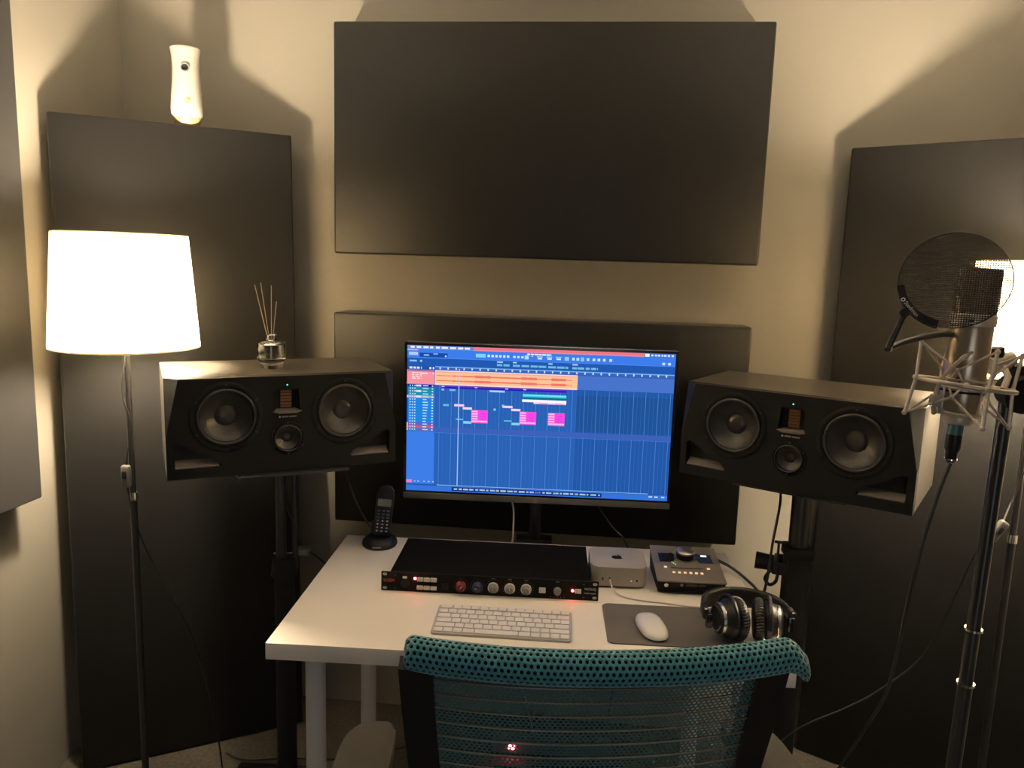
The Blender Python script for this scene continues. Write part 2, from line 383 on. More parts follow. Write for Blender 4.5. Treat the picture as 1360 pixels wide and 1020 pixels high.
# ------------------------------------------------------------------ computer monitor
def build_monitor():
    W, H = 0.700, 0.394
    t = thing('computer_monitor', 'wide black computer monitor showing blue audio editing software', 'monitor', (-0.008, -0.283, DZ), math.radians(3.0))
    zb = 0.853-DZ            # bottom of picture
    bz, bb = 0.007, 0.020
    MB().box((0, 0.022, zb+H/2-bb/2+bz/2), (W+2*bz, 0.036, H+bz+bb), 0.003).build('casing', 'black_plastic', t)
    fr = MB()
    fr.prism(rrect(0, zb+H/2, W+2*bz, H+2*bz, 0.003), 0, 0.004, FX, holes=[rrect(0, zb+H/2, W, H, 0.0005, 1)])
    fr.build('bezel', 'black_gloss', t)
    lip = MB().box((0, 0.0, zb-0.013), (W+2*bz, 0.012, 0.017), 0.002).build('lower_rim', 'grey_plastic', t)
    tp = MB().box((0, 0.004, zb+H+bz+0.0005), (W+2*bz, 0.012, 0.0018)).build('top_edge', 'silver', t)
    # logo: ring with slanted strokes
    lg = MB(); lg.prism(circle(0, zb-0.0125, 0.0062, 24), 0.0061, 0.0065, FX, holes=[circle(0, zb-0.0125, 0.0053, 24)])
    for x0, z0, z1 in ((-0.0026, -0.003, 0.0045), (-0.0008, -0.003, 0.0008), (0.0010, -0.0045, 0.0012), (0.0027, -0.0005, 0.0012)):
        lg.prism([(x0+z0*0.3, zb-0.0125+z0), (x0+z0*0.3+0.0007, zb-0.0125+z0), (x0+z1*0.3+0.0007, zb-0.0125+z1), (x0+z1*0.3, zb-0.0125+z1)], 0.0061, 0.0065, FX)
    lg.build('logo', 'grey_print', lip)
    # arm and pole that carry it from the desk's rear edge
    MB().box((0, 0.055, zb+H/2), (0.12, 0.03, 0.12), 0.006).build('mount_head', 'black_metal', t)
    MB().cyl((0, 0.082, -0.03), (0, 0.082, zb+H/2+0.06), 0.0175, n=24).build('pole', 'black_metal', t)
    MB().box((0, 0.072, zb+H/2), (0.05, 0.03, 0.05), 0.004).build('clamp', 'black_metal', t)
    MB().box((0, 0.06, -0.034), (0.10, 0.10, 0.008), 0.002).box((0, 0.014, -0.052), (0.08, 0.012, 0.034), 0.001).build('foot_bracket', 'black_metal', t)
    # ---- the picture
    V, F, C = [], [], []
    lay = [0]
    def rect(u0, v0, u1, v1, col, push=True):
        if push: lay[0] += 1
        y = -0.0008 - 0.0000012*lay[0]
        i = len(V)
        for u, v in ((u0, v0), (u1, v0), (u1, v1), (u0, v1)):
            V.append(((u-0.5)*W, y, zb+(1-v)*H))
        F.append((i, i+1, i+2, i+3)); C.append(srgb(*col))
    def dashes(u0, u1, v, h, col, lo=0.006, hi=0.02, gap=0.005):
        u = u0
        while u < u1:
            L = random.uniform(lo, hi)
            rect(u, v-h/2, min(u+L, u1), v+h/2, col, False); u += L+random.uniform(gap*0.6, gap*1.4)
    rnd = random.Random(3); random.seed(3)
    rect(0, 0, 1, 1, (48, 106, 200))
    rect(0.106, 0.165, 1, 0.97, (42, 98, 182))
    rect(0.641, 0.26, 1, 0.97, (36, 88, 168))
    rect(0.641, 0.30, 1, 0.545, (32, 84, 152))
    rect(0, 0.585, 0.106, 0.95, (62, 126, 232))
    # grid lines
    k = 0; u = 0.123
    while u < 0.995:
        big = (k % 3 == 0)
        rect(u, 0.265, u+(0.0016 if big else 0.001), 0.955, (84, 142, 218) if big else (58, 112, 194), False); u += 0.0157 if k % 2 else 0.0147; k += 1
    lay[0] += 1
    rect(0.106, 0.553, 1, 0.588, (62, 98, 186)); rect(0.11, 0.59, 1, 0.592, (80, 140, 225))
    # menu bar
    rect(0, 0, 0.25, 0.026, (104, 138, 224)); rect(0.25, 0, 0.885, 0.024, (238, 120, 128)); rect(0.885, 0, 1, 0.026, (66, 118, 220))
    rect(0.25, 0.019, 0.885, 0.026, (224, 140, 176))
    dashes(0.012, 0.24, 0.013, 0.013, (236, 240, 255), 0.012, 0.024, 0.008)
    rect(0.887, 0.004, 0.903, 0.024, (246, 248, 255)); dashes(0.91, 0.995, 0.014, 0.012, (226, 234, 255), 0.005, 0.009, 0.005)
    # title and tool bar
    rect(0, 0.026, 1, 0.083, (62, 126, 236)); rect(0.0, 0.028, 0.04, 0.036, (232, 170, 200))
    dashes(0.45, 0.54, 0.036, 0.010, (236, 240, 255), 0.008, 0.016, 0.002)
    rect(0.046, 0.050, 0.152, 0.078, (28, 74, 168)); rect(0.006, 0.046, 0.040, 0.068, (176, 204, 250)); rect(0.062, 0.060, 0.082, 0.070, (150, 186, 245)); rect(0.098, 0.052, 0.115, 0.060, (150, 186, 245)); rect(0.142, 0.064, 0.148, 0.074, (214, 232, 255))
    rect(0.258, 0.044, 0.295, 0.068, (126, 214, 240))
    for i in range(6): rect(0.302+0.0145*i, 0.048, 0.311+0.0145*i, 0.064, (214, 232, 255), False)
    for i in range(3): rect(0.398+0.0150*i, 0.050, 0.407+0.0150*i, 0.064, (214, 232, 255), False)
    lay[0] += 1
    rect(0.441, 0.044, 0.456, 0.070, (170, 226, 250))
    for a, b_ in ((0.466, 0.472), (0.486, 0.508), (0.522, 0.544), (0.556, 0.578)):
        rect(a, 0.046, b_, 0.053, (168, 200, 250), False); rect(a+0.004, 0.057, b_-0.002, 0.067, (226, 238, 255), False)
    lay[0] += 1
    rect(0.590, 0.044, 0.606, 0.070, (140, 204, 246)); rect(0.650, 0.044, 0.662, 0.070, (140, 204, 246))
    for a in (0.618, 0.634, 0.672, 0.694, 0.712, 0.732, 0.756): rect(a, 0.048, a+0.010, 0.066, (206, 228, 255), False)
    for a in (0.952, 0.973): rect(a, 0.060, a+0.010, 0.076, (206, 228, 255), False)
    lay[0] += 1
    # info line
    rect(0, 0.083, 1, 0.138, (34, 90, 178)); rect(0, 0.083, 1, 0.0855, (86, 146, 240))
    rect(0.008, 0.100, 0.036, 0.111, (150, 190, 246)); rect(0.048, 0.099, 0.056, 0.112, (170, 206, 250))
    for a, b_ in ((0.338, 0.36), (0.398, 0.412), (0.53, 0.546), (0.62, 0.64)): rect(a, 0.091, b_, 0.099, (186, 214, 250), False)
    lay[0] += 1
    dashes(0.338, 0.388, 0.115, 0.014, (112, 186, 228), 0.016, 0.028, 0.004); dashes(0.398, 0.525, 0.116, 0.014, (112, 186, 228), 0.02, 0.03, 0.004)
    dashes(0.53, 0.605, 0.117, 0.014, (112, 186, 228), 0.02, 0.03, 0.004); dashes(0.62, 0.715, 0.118, 0.014, (120, 190, 232), 0.014, 0.026, 0.004)
    # ruler
    rect(0, 0.138, 0.106, 0.165, (34, 82, 168)); rect(0.106, 0.138, 1, 0.165, (58, 100, 184)); rect(0.106, 0.138, 1, 0.145, (120, 176, 244))
    dashes(0.008, 0.055, 0.152, 0.014, (214, 230, 255), 0.006, 0.012, 0.006); dashes(0.084, 0.102, 0.152, 0.014, (230, 240, 255), 0.006, 0.008, 0.004)
    u = 0.122
    while u < 0.99: rect(u, 0.142, u+0.005, 0.158, (206, 226, 255), False); u += 0.0302
    lay[0] += 1
    # orange waveform track and its header
    rect(0.641, 0.168, 1, 0.262, (72, 116, 204))
    rect(0, 0.165, 0.104, 0.262, (248, 150, 160)); rect(0.002, 0.166, 0.104, 0.176, (150, 110, 170))
    for vv in (0.186, 0.200, 0.212, 0.224): dashes(0.018, 0.055, vv, 0.007, (255, 222, 226), 0.008, 0.016, 0.004)
    rect(0.054, 0.184, 0.078, 0.194, (255, 214, 216)); rect(0.096, 0.184, 0.101, 0.194, (255, 220, 224))
    rect(0.106, 0.165, 0.6415, 0.263, (255, 226, 222)); rect(0.1075, 0.178, 0.640, 0.255, (255, 196, 152)); rect(0.1075, 0.171, 0.64, 0.179, (248, 170, 164))
    for cv in (0.200, 0.234):
        u = 0.112
        while u < 0.622:
            x = (u-0.112)/0.51
            if 0.28 < x < 0.40 or 0.62 < x < 0.74 or 0.84 < x < 0.95: a = 0.0155
            elif x > 0.95: a = 0.003
            elif 0.74 <= x <= 0.84: a = 0.004
            elif 0.4 <= x <= 0.62: a = 0.008
            elif x < 0.11: a = 0.004
            else: a = 0.0075
            if 0.10 < x < 0.19 and rnd.random() < 0.4: a *= 0.5
            a *= rnd.uniform(0.85, 1.1)
            rect(u, cv-a/2-0.001, u+0.0062, cv+a/2+0.001, (240, 122, 104), False); u += 0.006
    lay[0] += 1
    # violet folder row
    rect(0.106, 0.263, 0.602, 0.270, (110, 70, 180)); rect(0.131, 0.270, 0.602, 0.288, (72, 56, 214)); rect(0.131, 0.276, 0.602, 0.283, (34, 20, 168))
    for a in (0.131, 0.256, 0.372, 0.440): rect(a, 0.270, a+0.011, 0.278, (206, 196, 252), False)
    lay[0] += 1
    rect(0.131, 0.288, 0.141, 0.300, (150, 196, 240)); rect(0.161, 0.289, 0.184, 0.301, (120, 196, 226)); rect(0.312, 0.286, 0.371, 0.300, (118, 190, 236))
    dashes(0.316, 0.367, 0.293, 0.008, (206, 232, 255), 0.004, 0.007, 0.0015)
    # track list
    cols = [(40, 24, 150)]+[(20, 150, 168)]*3+[(170, 168, 210)]+[(30, 136, 226)]*9+[(120, 90, 190), (200, 90, 140), (90, 110, 200)]
    v0, dv = 0.264, (0.583-0.264)/17
    for i, cc in enumerate(cols):
        v = v0+i*dv
        rect(0.0, v, 0.103, v+dv*0.92, cc)
        rect(0.0, v, 0.004, v+dv*0.9, [(255, 190, 205), (40, 80, 200)][i not in (4, 14, 15, 16)])
        for a in (0.010, 0.019, 0.028): rect(a, v+dv*0.25, a+0.004, v+dv*0.7, (206, 232, 255), False)
        rect(0.060, v+dv*0.3, 0.060+rnd.uniform(0.012, 0.022), v+dv*0.65, (190, 224, 255), False)
        rect(0.094, v+dv*0.3, 0.099, v+dv*0.7, (226, 240, 255), False)
        if i in (0, 2, 4): rect(0.034, v+dv*0.15, 0.054, v+dv*0.8, (240, 226, 250), False)
        lay[0] += 1
    # clips
    rect(0.439, 0.304, 0.602, 0.331, (56, 206, 238)); rect(0.439, 0.306, 0.602, 0.314, (130, 232, 246)); rect(0.439, 0.324, 0.602, 0.334, (16, 108, 136))
    rect(0.437, 0.340, 0.603, 0.357, (252, 252, 255)); rect(0.480, 0.357, 0.602, 0.368, (250, 208, 246)); rect(0.50, 0.360, 0.535, 0.366, (236, 150, 224)); rect(0.56, 0.360, 0.595, 0.366, (236, 150, 224))
    def clip_pair(du, dv_):
        rect(0.180+du, 0.390+dv_, 0.218+du, 0.405+dv_, (250, 208, 250)); rect(0.213+du, 0.409+dv_, 0.248+du, 0.424+dv_, (250, 216, 250))
        rect(0.187+du, 0.489+dv_, 0.216+du, 0.497+dv_, (96, 200, 224)); rect(0.216+du, 0.504+dv_, 0.247+du, 0.521+dv_, (136, 208, 234))
    def pink(u_, v_):
        rect(u_, v_, u_+0.0625, v_+0.088, (240, 96, 220)); rect(u_+0.026, v_+0.004, u_+0.0625, v_+0.068, (250, 72, 232))
        for q in range(5): rect(u_+0.001, v_+0.004+q*0.0168, u_+(0.024 if q < 4 else 0.061), v_+0.014+q*0.0168, (255, 188, 240), False)
        for q in range(3): rect(u_+0.038, v_+0.022+q*0.018, u_+0.052, v_+0.025+q*0.018, (190, 40, 170), False)
        lay[0] += 1
    clip_pair(0, 0); pink(0.246, 0.426); clip_pair(0.1835, -0.002); pink(0.429, 0.424); pink(0.5365, 0.425)
    rect(0.138, 0.392, 0.160, 0.406, (104, 190, 220)); rect(0.330, 0.410, 0.338, 0.424, (150, 206, 244)); rect(0.361, 0.382, 0.370, 0.396, (150, 206, 244))
    # playhead
    rect(0.1955, 0.150, 0.1985, 0.955, (172, 208, 250))
    # lower bars
    rect(0.0, 0.956, 1, 0.962, (34, 80, 160)); rect(0.118, 0.954, 0.926, 0.9585, (136, 190, 246)); rect(0.0, 0.925, 0.022, 0.945, (238, 130, 190)); dashes(0.03, 0.11, 0.935, 0.008, (160, 196, 246), 0.005, 0.008, 0.012)
    rect(0.0, 0.962, 1, 1, (54, 116, 216)); rect(0.176, 0.967, 0.752, 0.994, (16, 54, 128))
    dashes(0.185, 0.745, 0.980, 0.011, (206, 228, 252), 0.006, 0.024, 0.006); dashes(0.93, 0.995, 0.976, 0.009, (190, 216, 250), 0.010, 0.014, 0.010)
    me = bpy.data.meshes.new('screen'); me.from_pydata(V, [], F)
    ca = me.color_attributes.new('Col', 'FLOAT_COLOR', 'CORNER')
    for i, p in enumerate(me.polygons):
        for li in p.loop_indices: ca.data[li].color = C[i]
    s = link('screen', me, 'screen_picture', t); s['label'] = 'lit screen with coloured audio tracks on blue'
    MB().box((0, 0.001, zb+H/2), (W, 0.003, H)).build('glass_panel', 'black_gloss', t)
build_monitor()

# ------------------------------------------------------------------ loudspeakers
def driver(parent, name, x, z, R, M0, cone_d):
    """cone driver lying in the baffle plane; +z of lathe points to the listener (-y)"""
    M = M0 @ Matrix.Translation((x, 0, z)) @ FX
    ring = MB().lathe([(R*1.24, -0.004), (R*1.24, 0.0012), (R*1.22, 0.0022), (R*1.06, 0.0024), (R*1.03, 0.0010), (R*1.02, -0.004)], 48, M).build(name, 'baffle', parent)
    prof = [(R*1.03, 0.000)]
    for k in range(9):
        a = PI*k/8; prof.append((R*(0.95+0.07*math.cos(a)), 0.0+0.0065*math.sin(a)))
    MB().lathe(prof, 48, M).build('surround', 'rubber', ring)
    MB().lathe([(R*0.885, 0.000), (R*0.86, -0.003), (R*0.62, -cone_d*0.55), (R*0.34, -cone_d)], 48, M).build('cone', 'cone', ring)
    MB().lathe([(R*0.37, -cone_d*0.93), (R*0.30, -cone_d*0.80), (R*0.16, -cone_d*0.68), (0, -cone_d*0.64)], 32, M).build('dust_cap', 'cone', ring)
    sc = MB()
    for k in range(6):
        a = k*PI/3+PI/6
        sc.lathe([(0, 0.0035), (0.0022, 0.0032), (0.0028, 0.0018)], 8, M @ Matrix.Translation((R*1.14*math.cos(a), R*1.14*math.sin(a), 0)))
    sc.build('screw_heads', 'black_metal', ring)['kind'] = 'stuff'
    return ring

def build_speaker(loc, rz, label):
    W, H, D = 0.530, 0.2305, 0.312
    t = thing('studio_speaker', label, 'speaker', loc, rz, 'studio speakers beside the monitor')
    bd = 0.026
    # cabinet behind the baffle
    cab = MB().box((0, bd+(D-bd)/2, H/2), (W, D-bd, H), 0.0012, 1).build('cabinet', 'cabinet_vinyl', t)
    # baffle: front outline with cut top corners, widening to the full box behind it
    front = [(-W/2, 0), (W/2, 0), (W/2, H-0.135), (W/2-0.029, H-0.001), (-W/2+0.029, H-0.001), (-W/2, H-0.135)]
    back = [(-W/2, 0), (W/2, 0), (W/2, H-0.13), (W/2, H), (-W/2, H), (-W/2, H-0.13)]
    RW, RM = 0.0655, 0.0325
    wz, wx = 0.139, 0.136
    port = lambda s: [(s*(W/2-0.016), 0.024), (s*(W/2-0.016), 0.082), (s*(W/2-0.024), 0.086), (s*(W/2-0.108), 0.040), (s*(W/2-0.116), 0.028), (s*(W/2-0.112), 0.024)]
    holes = [circle(-wx, wz, RW*1.05, 40), circle(wx, wz, RW*1.05, 40), circle(0, 0.081, RM*1.12, 32), port(1), port(-1),
             [(-0.030, 0.146), (0.030, 0.146), (0.026, 0.198), (-0.026, 0.198)]]
    mb = MB()
    mb.prism(front, -bd, 0, FX, holes=holes, back=back)
    bf = mb.build('baffle', 'baffle', t, ang=25)
    # black inner box seen through the ports
    for s in (-1, 1):
        lip = MB()
        x0, x1 = s*(W/2-0.018), s*(W/2-0.112)
        xa, xb = min(x0, x1), max(x0, x1)
        lip.hull([(xa, 0.003, 0.0245), (xb, 0.003, 0.0245), (xa, bd-0.002, 0.0245), (xb, bd-0.002, 0.0245), (xa, bd-0.002, 0.040), (xb, bd-0.002, 0.040), (xa, 0.003, 0.027), (xb, 0.003, 0.027)])
        lip.build('port_lip', 'port_grey', t)
        MB().box((s*(W/2-0.062), bd-0.001, 0.055), (0.10, 0.002, 0.07)).build('port_opening', 'matte_black', t)
    for s in (-1, 1): driver(t, 'woofer', s*wx, wz, RW, Matrix(), 0.026)
    md = driver(t, 'midrange_driver', 0, 0.081, RM, Matrix(), 0.015)
    # folded ribbon tweeter in its recess
    tw = MB().prism([(-0.030, 0.146), (0.030, 0.146), (0.026, 0.198), (-0.026, 0.198)], -0.0255, -0.0228, FX).build('tweeter', 'matte_black', t)
    rb = MB()
    for k in range(6):
        z = 0.1515+k*0.0072
        rb.prism([(-0.0125, z), (0.0125, z), (0.0125, z+0.0055), (-0.0125, z+0.0055)], -0.023, -0.019+0.0015*(k % 2), FX)
    rb.build('ribbon', 'copper_foil', tw)['kind'] = 'stuff'
    MB().hull([(-0.031, -0.002, 0.144), (0.031, -0.002, 0.144), (-0.022, 0.022, 0.149), (0.022, 0.022, 0.149), (-0.034, -0.003, 0.1455), (0.034, -0.003, 0.1455), (-0.020, -0.0035, 0.1405), (0.020, -0.0035, 0.1405), (-0.02, 0.022, 0.144), (0.02, 0.022, 0.144)]).build('waveguide_lip', 'port_grey', tw)
    MB().lathe([(0.0018, 0), (0.0016, 0.0010), (0, 0.0014)], 16, Matrix.Translation((0, -0.0001, 0.2085)) @ FX).build('power_light', 'led_teal', t)
    lg = MB().prism(circle(-0.0185, 0.1325, 0.0022, 6), 0.0004, 0.0008, FX).prism([(-0.0185, 0.1347), (-0.0163, 0.1307), (-0.0207, 0.1307)], 0.0004, 0.0009, FX).build('logo', 'white_print', t)
    text_part('lettering', 'ADAM AUDIO', 0.0058, 'white_print', t, Matrix.Translation((0.0035, -0.0006, 0.1325)) @ FX, squash=0.95)
    return t
SL = ((-0.585, -0.552, 0.959), 0.553)
SR = ((0.587, -0.488, 0.958), -0.517)
build_speaker(*SL, 'wide black studio speaker left of monitor with a reed diffuser on top')
build_speaker(*SR, 'wide black studio speaker right of monitor, beside the microphone')

def build_stand(pole, ztop, rz, base_c, label, twin):
    t = thing('speaker_stand', label, 'speaker stand', (*pole, 0), 0.0, 'speaker stands')
    bx, by = base_c[0]-pole[0], base_c[1]-pole[1]
    MB().box((bx, by, 0.006), (0.35, 0.31, 0.012), 0.002).build('base_plate', 'black_metal', t)
    if twin:
        MB().cyl((-0.004, 0, 0.012), (-0.004, 0, ztop-0.29), 0.026, n=24).build('lower_column', 'matte_black', t)
        MB().cyl((-0.012, 0, ztop-0.30), (-0.012, 0, ztop-0.008), 0.0135, n=20).build('upper_column', 'black_metal', t)
        MB().cyl((0.022, 0.01, ztop-0.30), (0.022, 0.01, ztop-0.008), 0.0075, n=16).build('support_rod', 'black_metal', t)
        MB().cyl((-0.004, 0, ztop-0.315), (-0.004, 0, ztop-0.27), 0.034, 0.030, n=24).build('collar', 'matte_black', t)
    else:
        MB().box((0, 0, 0.012+(ztop-0.20)/2), (0.056, 0.056, ztop-0.20), 0.006).build('lower_column', 'matte_black', t)
        MB().cyl((0, 0, ztop-0.20), (0, 0, ztop-0.008), 0.024, n=24).build('upper_column', 'black_metal', t)
        MB().box((0, 0, ztop-0.19), (0.066, 0.066, 0.03), 0.005).build('collar', 'matte_black', t)
    M = Matrix.Rotation(rz, 4, 'Z')
    pl = MB().box((0, -0.03, ztop-0.004), (0.26, 0.24, 0.008), 0.0015, 2, M).build('top_plate', 'black_metal', t)
    return t
build_stand((-0.645, -0.43), 0.959, 0.553, (-0.66, -0.47), 'black speaker stand under the left studio speaker', True)
build_stand((0.665, -0.35), 0.958, -0.517, (0.68, -0.36), 'black speaker stand under the right studio speaker', False)

# ------------------------------------------------------------------ floor lamps
def build_lamp(x, y, label, k_):
    t = thing('floor_lamp', label, 'lamp', (x, y, 0), 0, 'floor lamps')
    MB().lathe([(0, 0), (0.125, 0), (0.125, 0.012), (0.118, 0.018), (0.02, 0.024), (0.012, 0.040), (0, 0.040)], 40).build('base', 'black_metal', t)
    pole = MB().cyl((0, 0, 0.03), (0, 0, 0.88), 0.0085, n=16).cyl((0, 0, 0.87), (0, 0, 1.27), 0.0070, n=16).build('pole', 'black_metal', t)
    MB().cyl((0, 0, 0.865), (0, 0, 0.885), 0.0105, n=18).build('joint_ring', 'chrome', pole)
    MB().cyl((0, 0, 1.262), (0, 0, 1.308), 0.018, n=20).build('socket', 'black_plastic', t)
    bulb = MB().lathe([(0, 0), (0.014, 0), (0.020, 0.02), (0.028, 0.045), (0.031, 0.080), (0.028, 0.112), (0.014, 0.131), (0, 0.135)], 24, Matrix.Translation((0, 0, 1.307))).build('bulb', 'bulb', t)
    zb, zt, rb, rt = 1.459-0.203*k_, 1.459+0.044*k_, 0.153*k_, 0.1345*k_
    # shade: open cone with a little cloth thickness
    MB().lathe([(rb, zb), (rt, zt)], 64).build('shade', 'shade_cloth', t)
    sp = MB()
    for k in range(3):
        a = 2*PI*k/3+0.5
        sp.tube([(0.018*math.cos(a), 0.018*math.sin(a), 1.300), (rb*0.55*math.cos(a), rb*0.55*math.sin(a), 1.285), ((rb-0.003)*math.cos(a), (rb-0.003)*math.sin(a), zb+0.022)], 0.0016, 6)
    sp.build('shade_carrier', 'chrome', t)
    for r_, z_ in ((rb, zb+0.003), (rt, zt-0.003)):
        MB().tube([((r_-0.0022)*math.cos(2*PI*k/48), (r_-0.0022)*math.sin(2*PI*k/48), z_) for k in range(48)], 0.0014, 6, True).build('shade_ring', 'chrome', t)
    return t
LL = (-0.977, -0.558)
LR = (1.105, -0.472)
tL = build_lamp(*LL, 'lit floor lamp with cream shade in front of left corner panel', 1.07)
tR = build_lamp(*LR, 'lit floor lamp behind the microphone, cut off by photo edge', 1.02)
# inline switches on the lamp cords
def lamp_cord(lamp, pts, sw, swrot, label):
    c = cable('lamp_cord', pts, 0.0022, label)
    s = MB().box((0, 0, 0), (0.022, 0.016, 0.056), 0.006, 3).build('inline_switch', 'grey_plastic', c)
    s.location = sw; s.rotation_euler = swrot
    sl = MB().box((0, -0.0085, 0.004), (0.010, 0.004, 0.018), 0.0015).build('slider', 'black_plastic', s)
    return c
lamp_cord(tL, [(LL[0]+0.008, LL[1]-0.010, 1.24), (LL[0]-0.006, LL[1]-0.016, 1.14), (LL[0]+0.012, LL[1]-0.013, 1.05), (LL[0]+0.001, LL[1]-0.018, 0.98), (LL[0]-0.003, LL[1]-0.02, 0.93), (LL[0]+0.006, LL[1]-0.015, 0.84), (LL[0]+0.02, LL[1]+0.02, 0.72), (LL[0]+0.07, LL[1]+0.07, 0.55), (LL[0]+0.10, LL[1]+0.12, 0.36), (LL[0]+0.12, LL[1]+0.15, 0.15), (LL[0]+0.13, LL[1]+0.17, 0.006), (LL[0]+0.17, LL[1]+0.20, 0.0035), (LL[0]+0.26, LL[1]+0.25, 0.0035), (LL[0]+0.36, LL[1]+0.26, 0.0035)],
          (LL[0]-0.003, LL[1]-0.02, 0.93), (0, 0, 0), 'black cord with switch hanging down the left lamp pole')
lamp_cord(tR, [(LR[0]-0.004, LR[1]-0.011, 1.24), (LR[0]+0.006, LR[1]-0.012, 1.12), (LR[0]-0.004, LR[1]-0.013, 1.02), (LR[0]-0.02, LR[1]-0.014, 0.965), (1.045, -0.52, 0.905), (1.015, -0.50, 0.84), (0.985, -0.48, 0.70), (0.945, -0.455, 0.56), (0.86, -0.45, 0.465), (0.785, -0.45, 0.41), (0.68, -0.46, 0.355), (0.60, -0.43, 0.25), (0.50, -0.33, 0.10), (0.36, -0.18, 0.0035)],
          (1.045, -0.52, 0.905), (0, math.radians(32), 0), 'thin cord with inline switch slanting from right lamp to desk')

# ------------------------------------------------------------------ pet camera on the tall panel
pc = thing('pet_camera', 'white hourglass pet camera standing on the tall left corner panel', 'camera', (-1.026, -0.148, 1.8155), 0.42)
prof = [(0.0, 0.022), (0.036, 0.022), (0.0415, 0.030), (0.0425, 0.05), (0.0405, 0.08), (0.0370, 0.12), (0.0352, 0.155), (0.0362, 0.185), (0.0385, 0.200), (0.0395, 0.206), (0.0380, 0.2085), (0, 0.2095)]
MB().lathe(prof, 40, sx=1.0, sy=0.92).build('body', 'white_plastic', pc)
MB().lathe([(0, 0), (0.027, 0), (0.033, 0.008), (0.0375, 0.0225), (0, 0.0225)], 40, sx=1, sy=0.92).build('wooden_base', 'pale_wood', pc)
eye = MB().lathe([(0.0098, -0.002), (0.0098, 0.002), (0.0082, 0.003), (0, 0.003)], 24, Matrix.Translation((0.0, -0.0325, 0.152)) @ FX).build('lens', 'lens_black', pc)
MB().lathe([(0.0112, -0.001), (0.0112, 0.0034), (0.0086, 0.0038), (0.0080, 0.003)], 24, Matrix.Translation((0.0, -0.0325, 0.152)) @ FX).build('lens_ring', 'silver', eye)
MB().lathe([(0.0085, -0.002), (0.0085, 0.0008), (0.0075, 0.0014), (0, 0.0014)], 24, Matrix.Translation((0.004, -0.0375, 0.064)) @ FX).build('treat_port', 'pale_wood', pc)

# ------------------------------------------------------------------ reed diffuser on the left speaker
RX, RY, RZ = -0.672, -0.435, 1.1895
rd = thing('diffuser_bottle', 'squat clear glass bottle holding reeds on top of the left speaker', 'bottle', (RX, RY, RZ))
MB().lathe([(0, 0), (0.026, 0), (0.027, 0.003), (0.027, 0.012), (0.0325, 0.016), (0.034, 0.020), (0.034, 0.050), (0.031, 0.0545), (0.012, 0.057), (0.0115, 0.066), (0.0135, 0.0675), (0.0135, 0.071),
            (0.0095, 0.071), (0.0085, 0.058), (0.027, 0.0515), (0.0305, 0.049), (0.0305, 0.021), (0.025, 0.0165), (0, 0.0165)], 48, Matrix.Diagonal((1, 1, 1.2, 1))).build('glass', 'glass', rd)
MB().lathe([(0, 0.0167), (0.0248, 0.0168), (0.0303, 0.0212), (0.0303, 0.026), (0, 0.026)], 40, Matrix.Diagonal((1, 1, 1.2, 1))).build('oil', 'oil', rd)
for i, (tx, ty, tz, nm) in enumerate(((-0.040, 0.0, 0.205, 'leftmost thin reed stick in the glass bottle'), (-0.028, 0.008, 0.210, 'second thin reed stick from left in the glass bottle'), (0.004, -0.003, 0.204, 'upright thin reed stick in the glass bottle'), (0.011, 0.01, 0.165, 'shortest reed stick leaning right in the glass bottle'))):
    st = MB().tube([(RX-0.10*tx, RY-0.1*ty, RZ+0.020), (RX+tx, RY+ty, RZ+tz)], 0.0011, 6).build('reed_stick', 'reed')
    tag(st, nm, 'reed', 'reeds in the diffuser bottle')

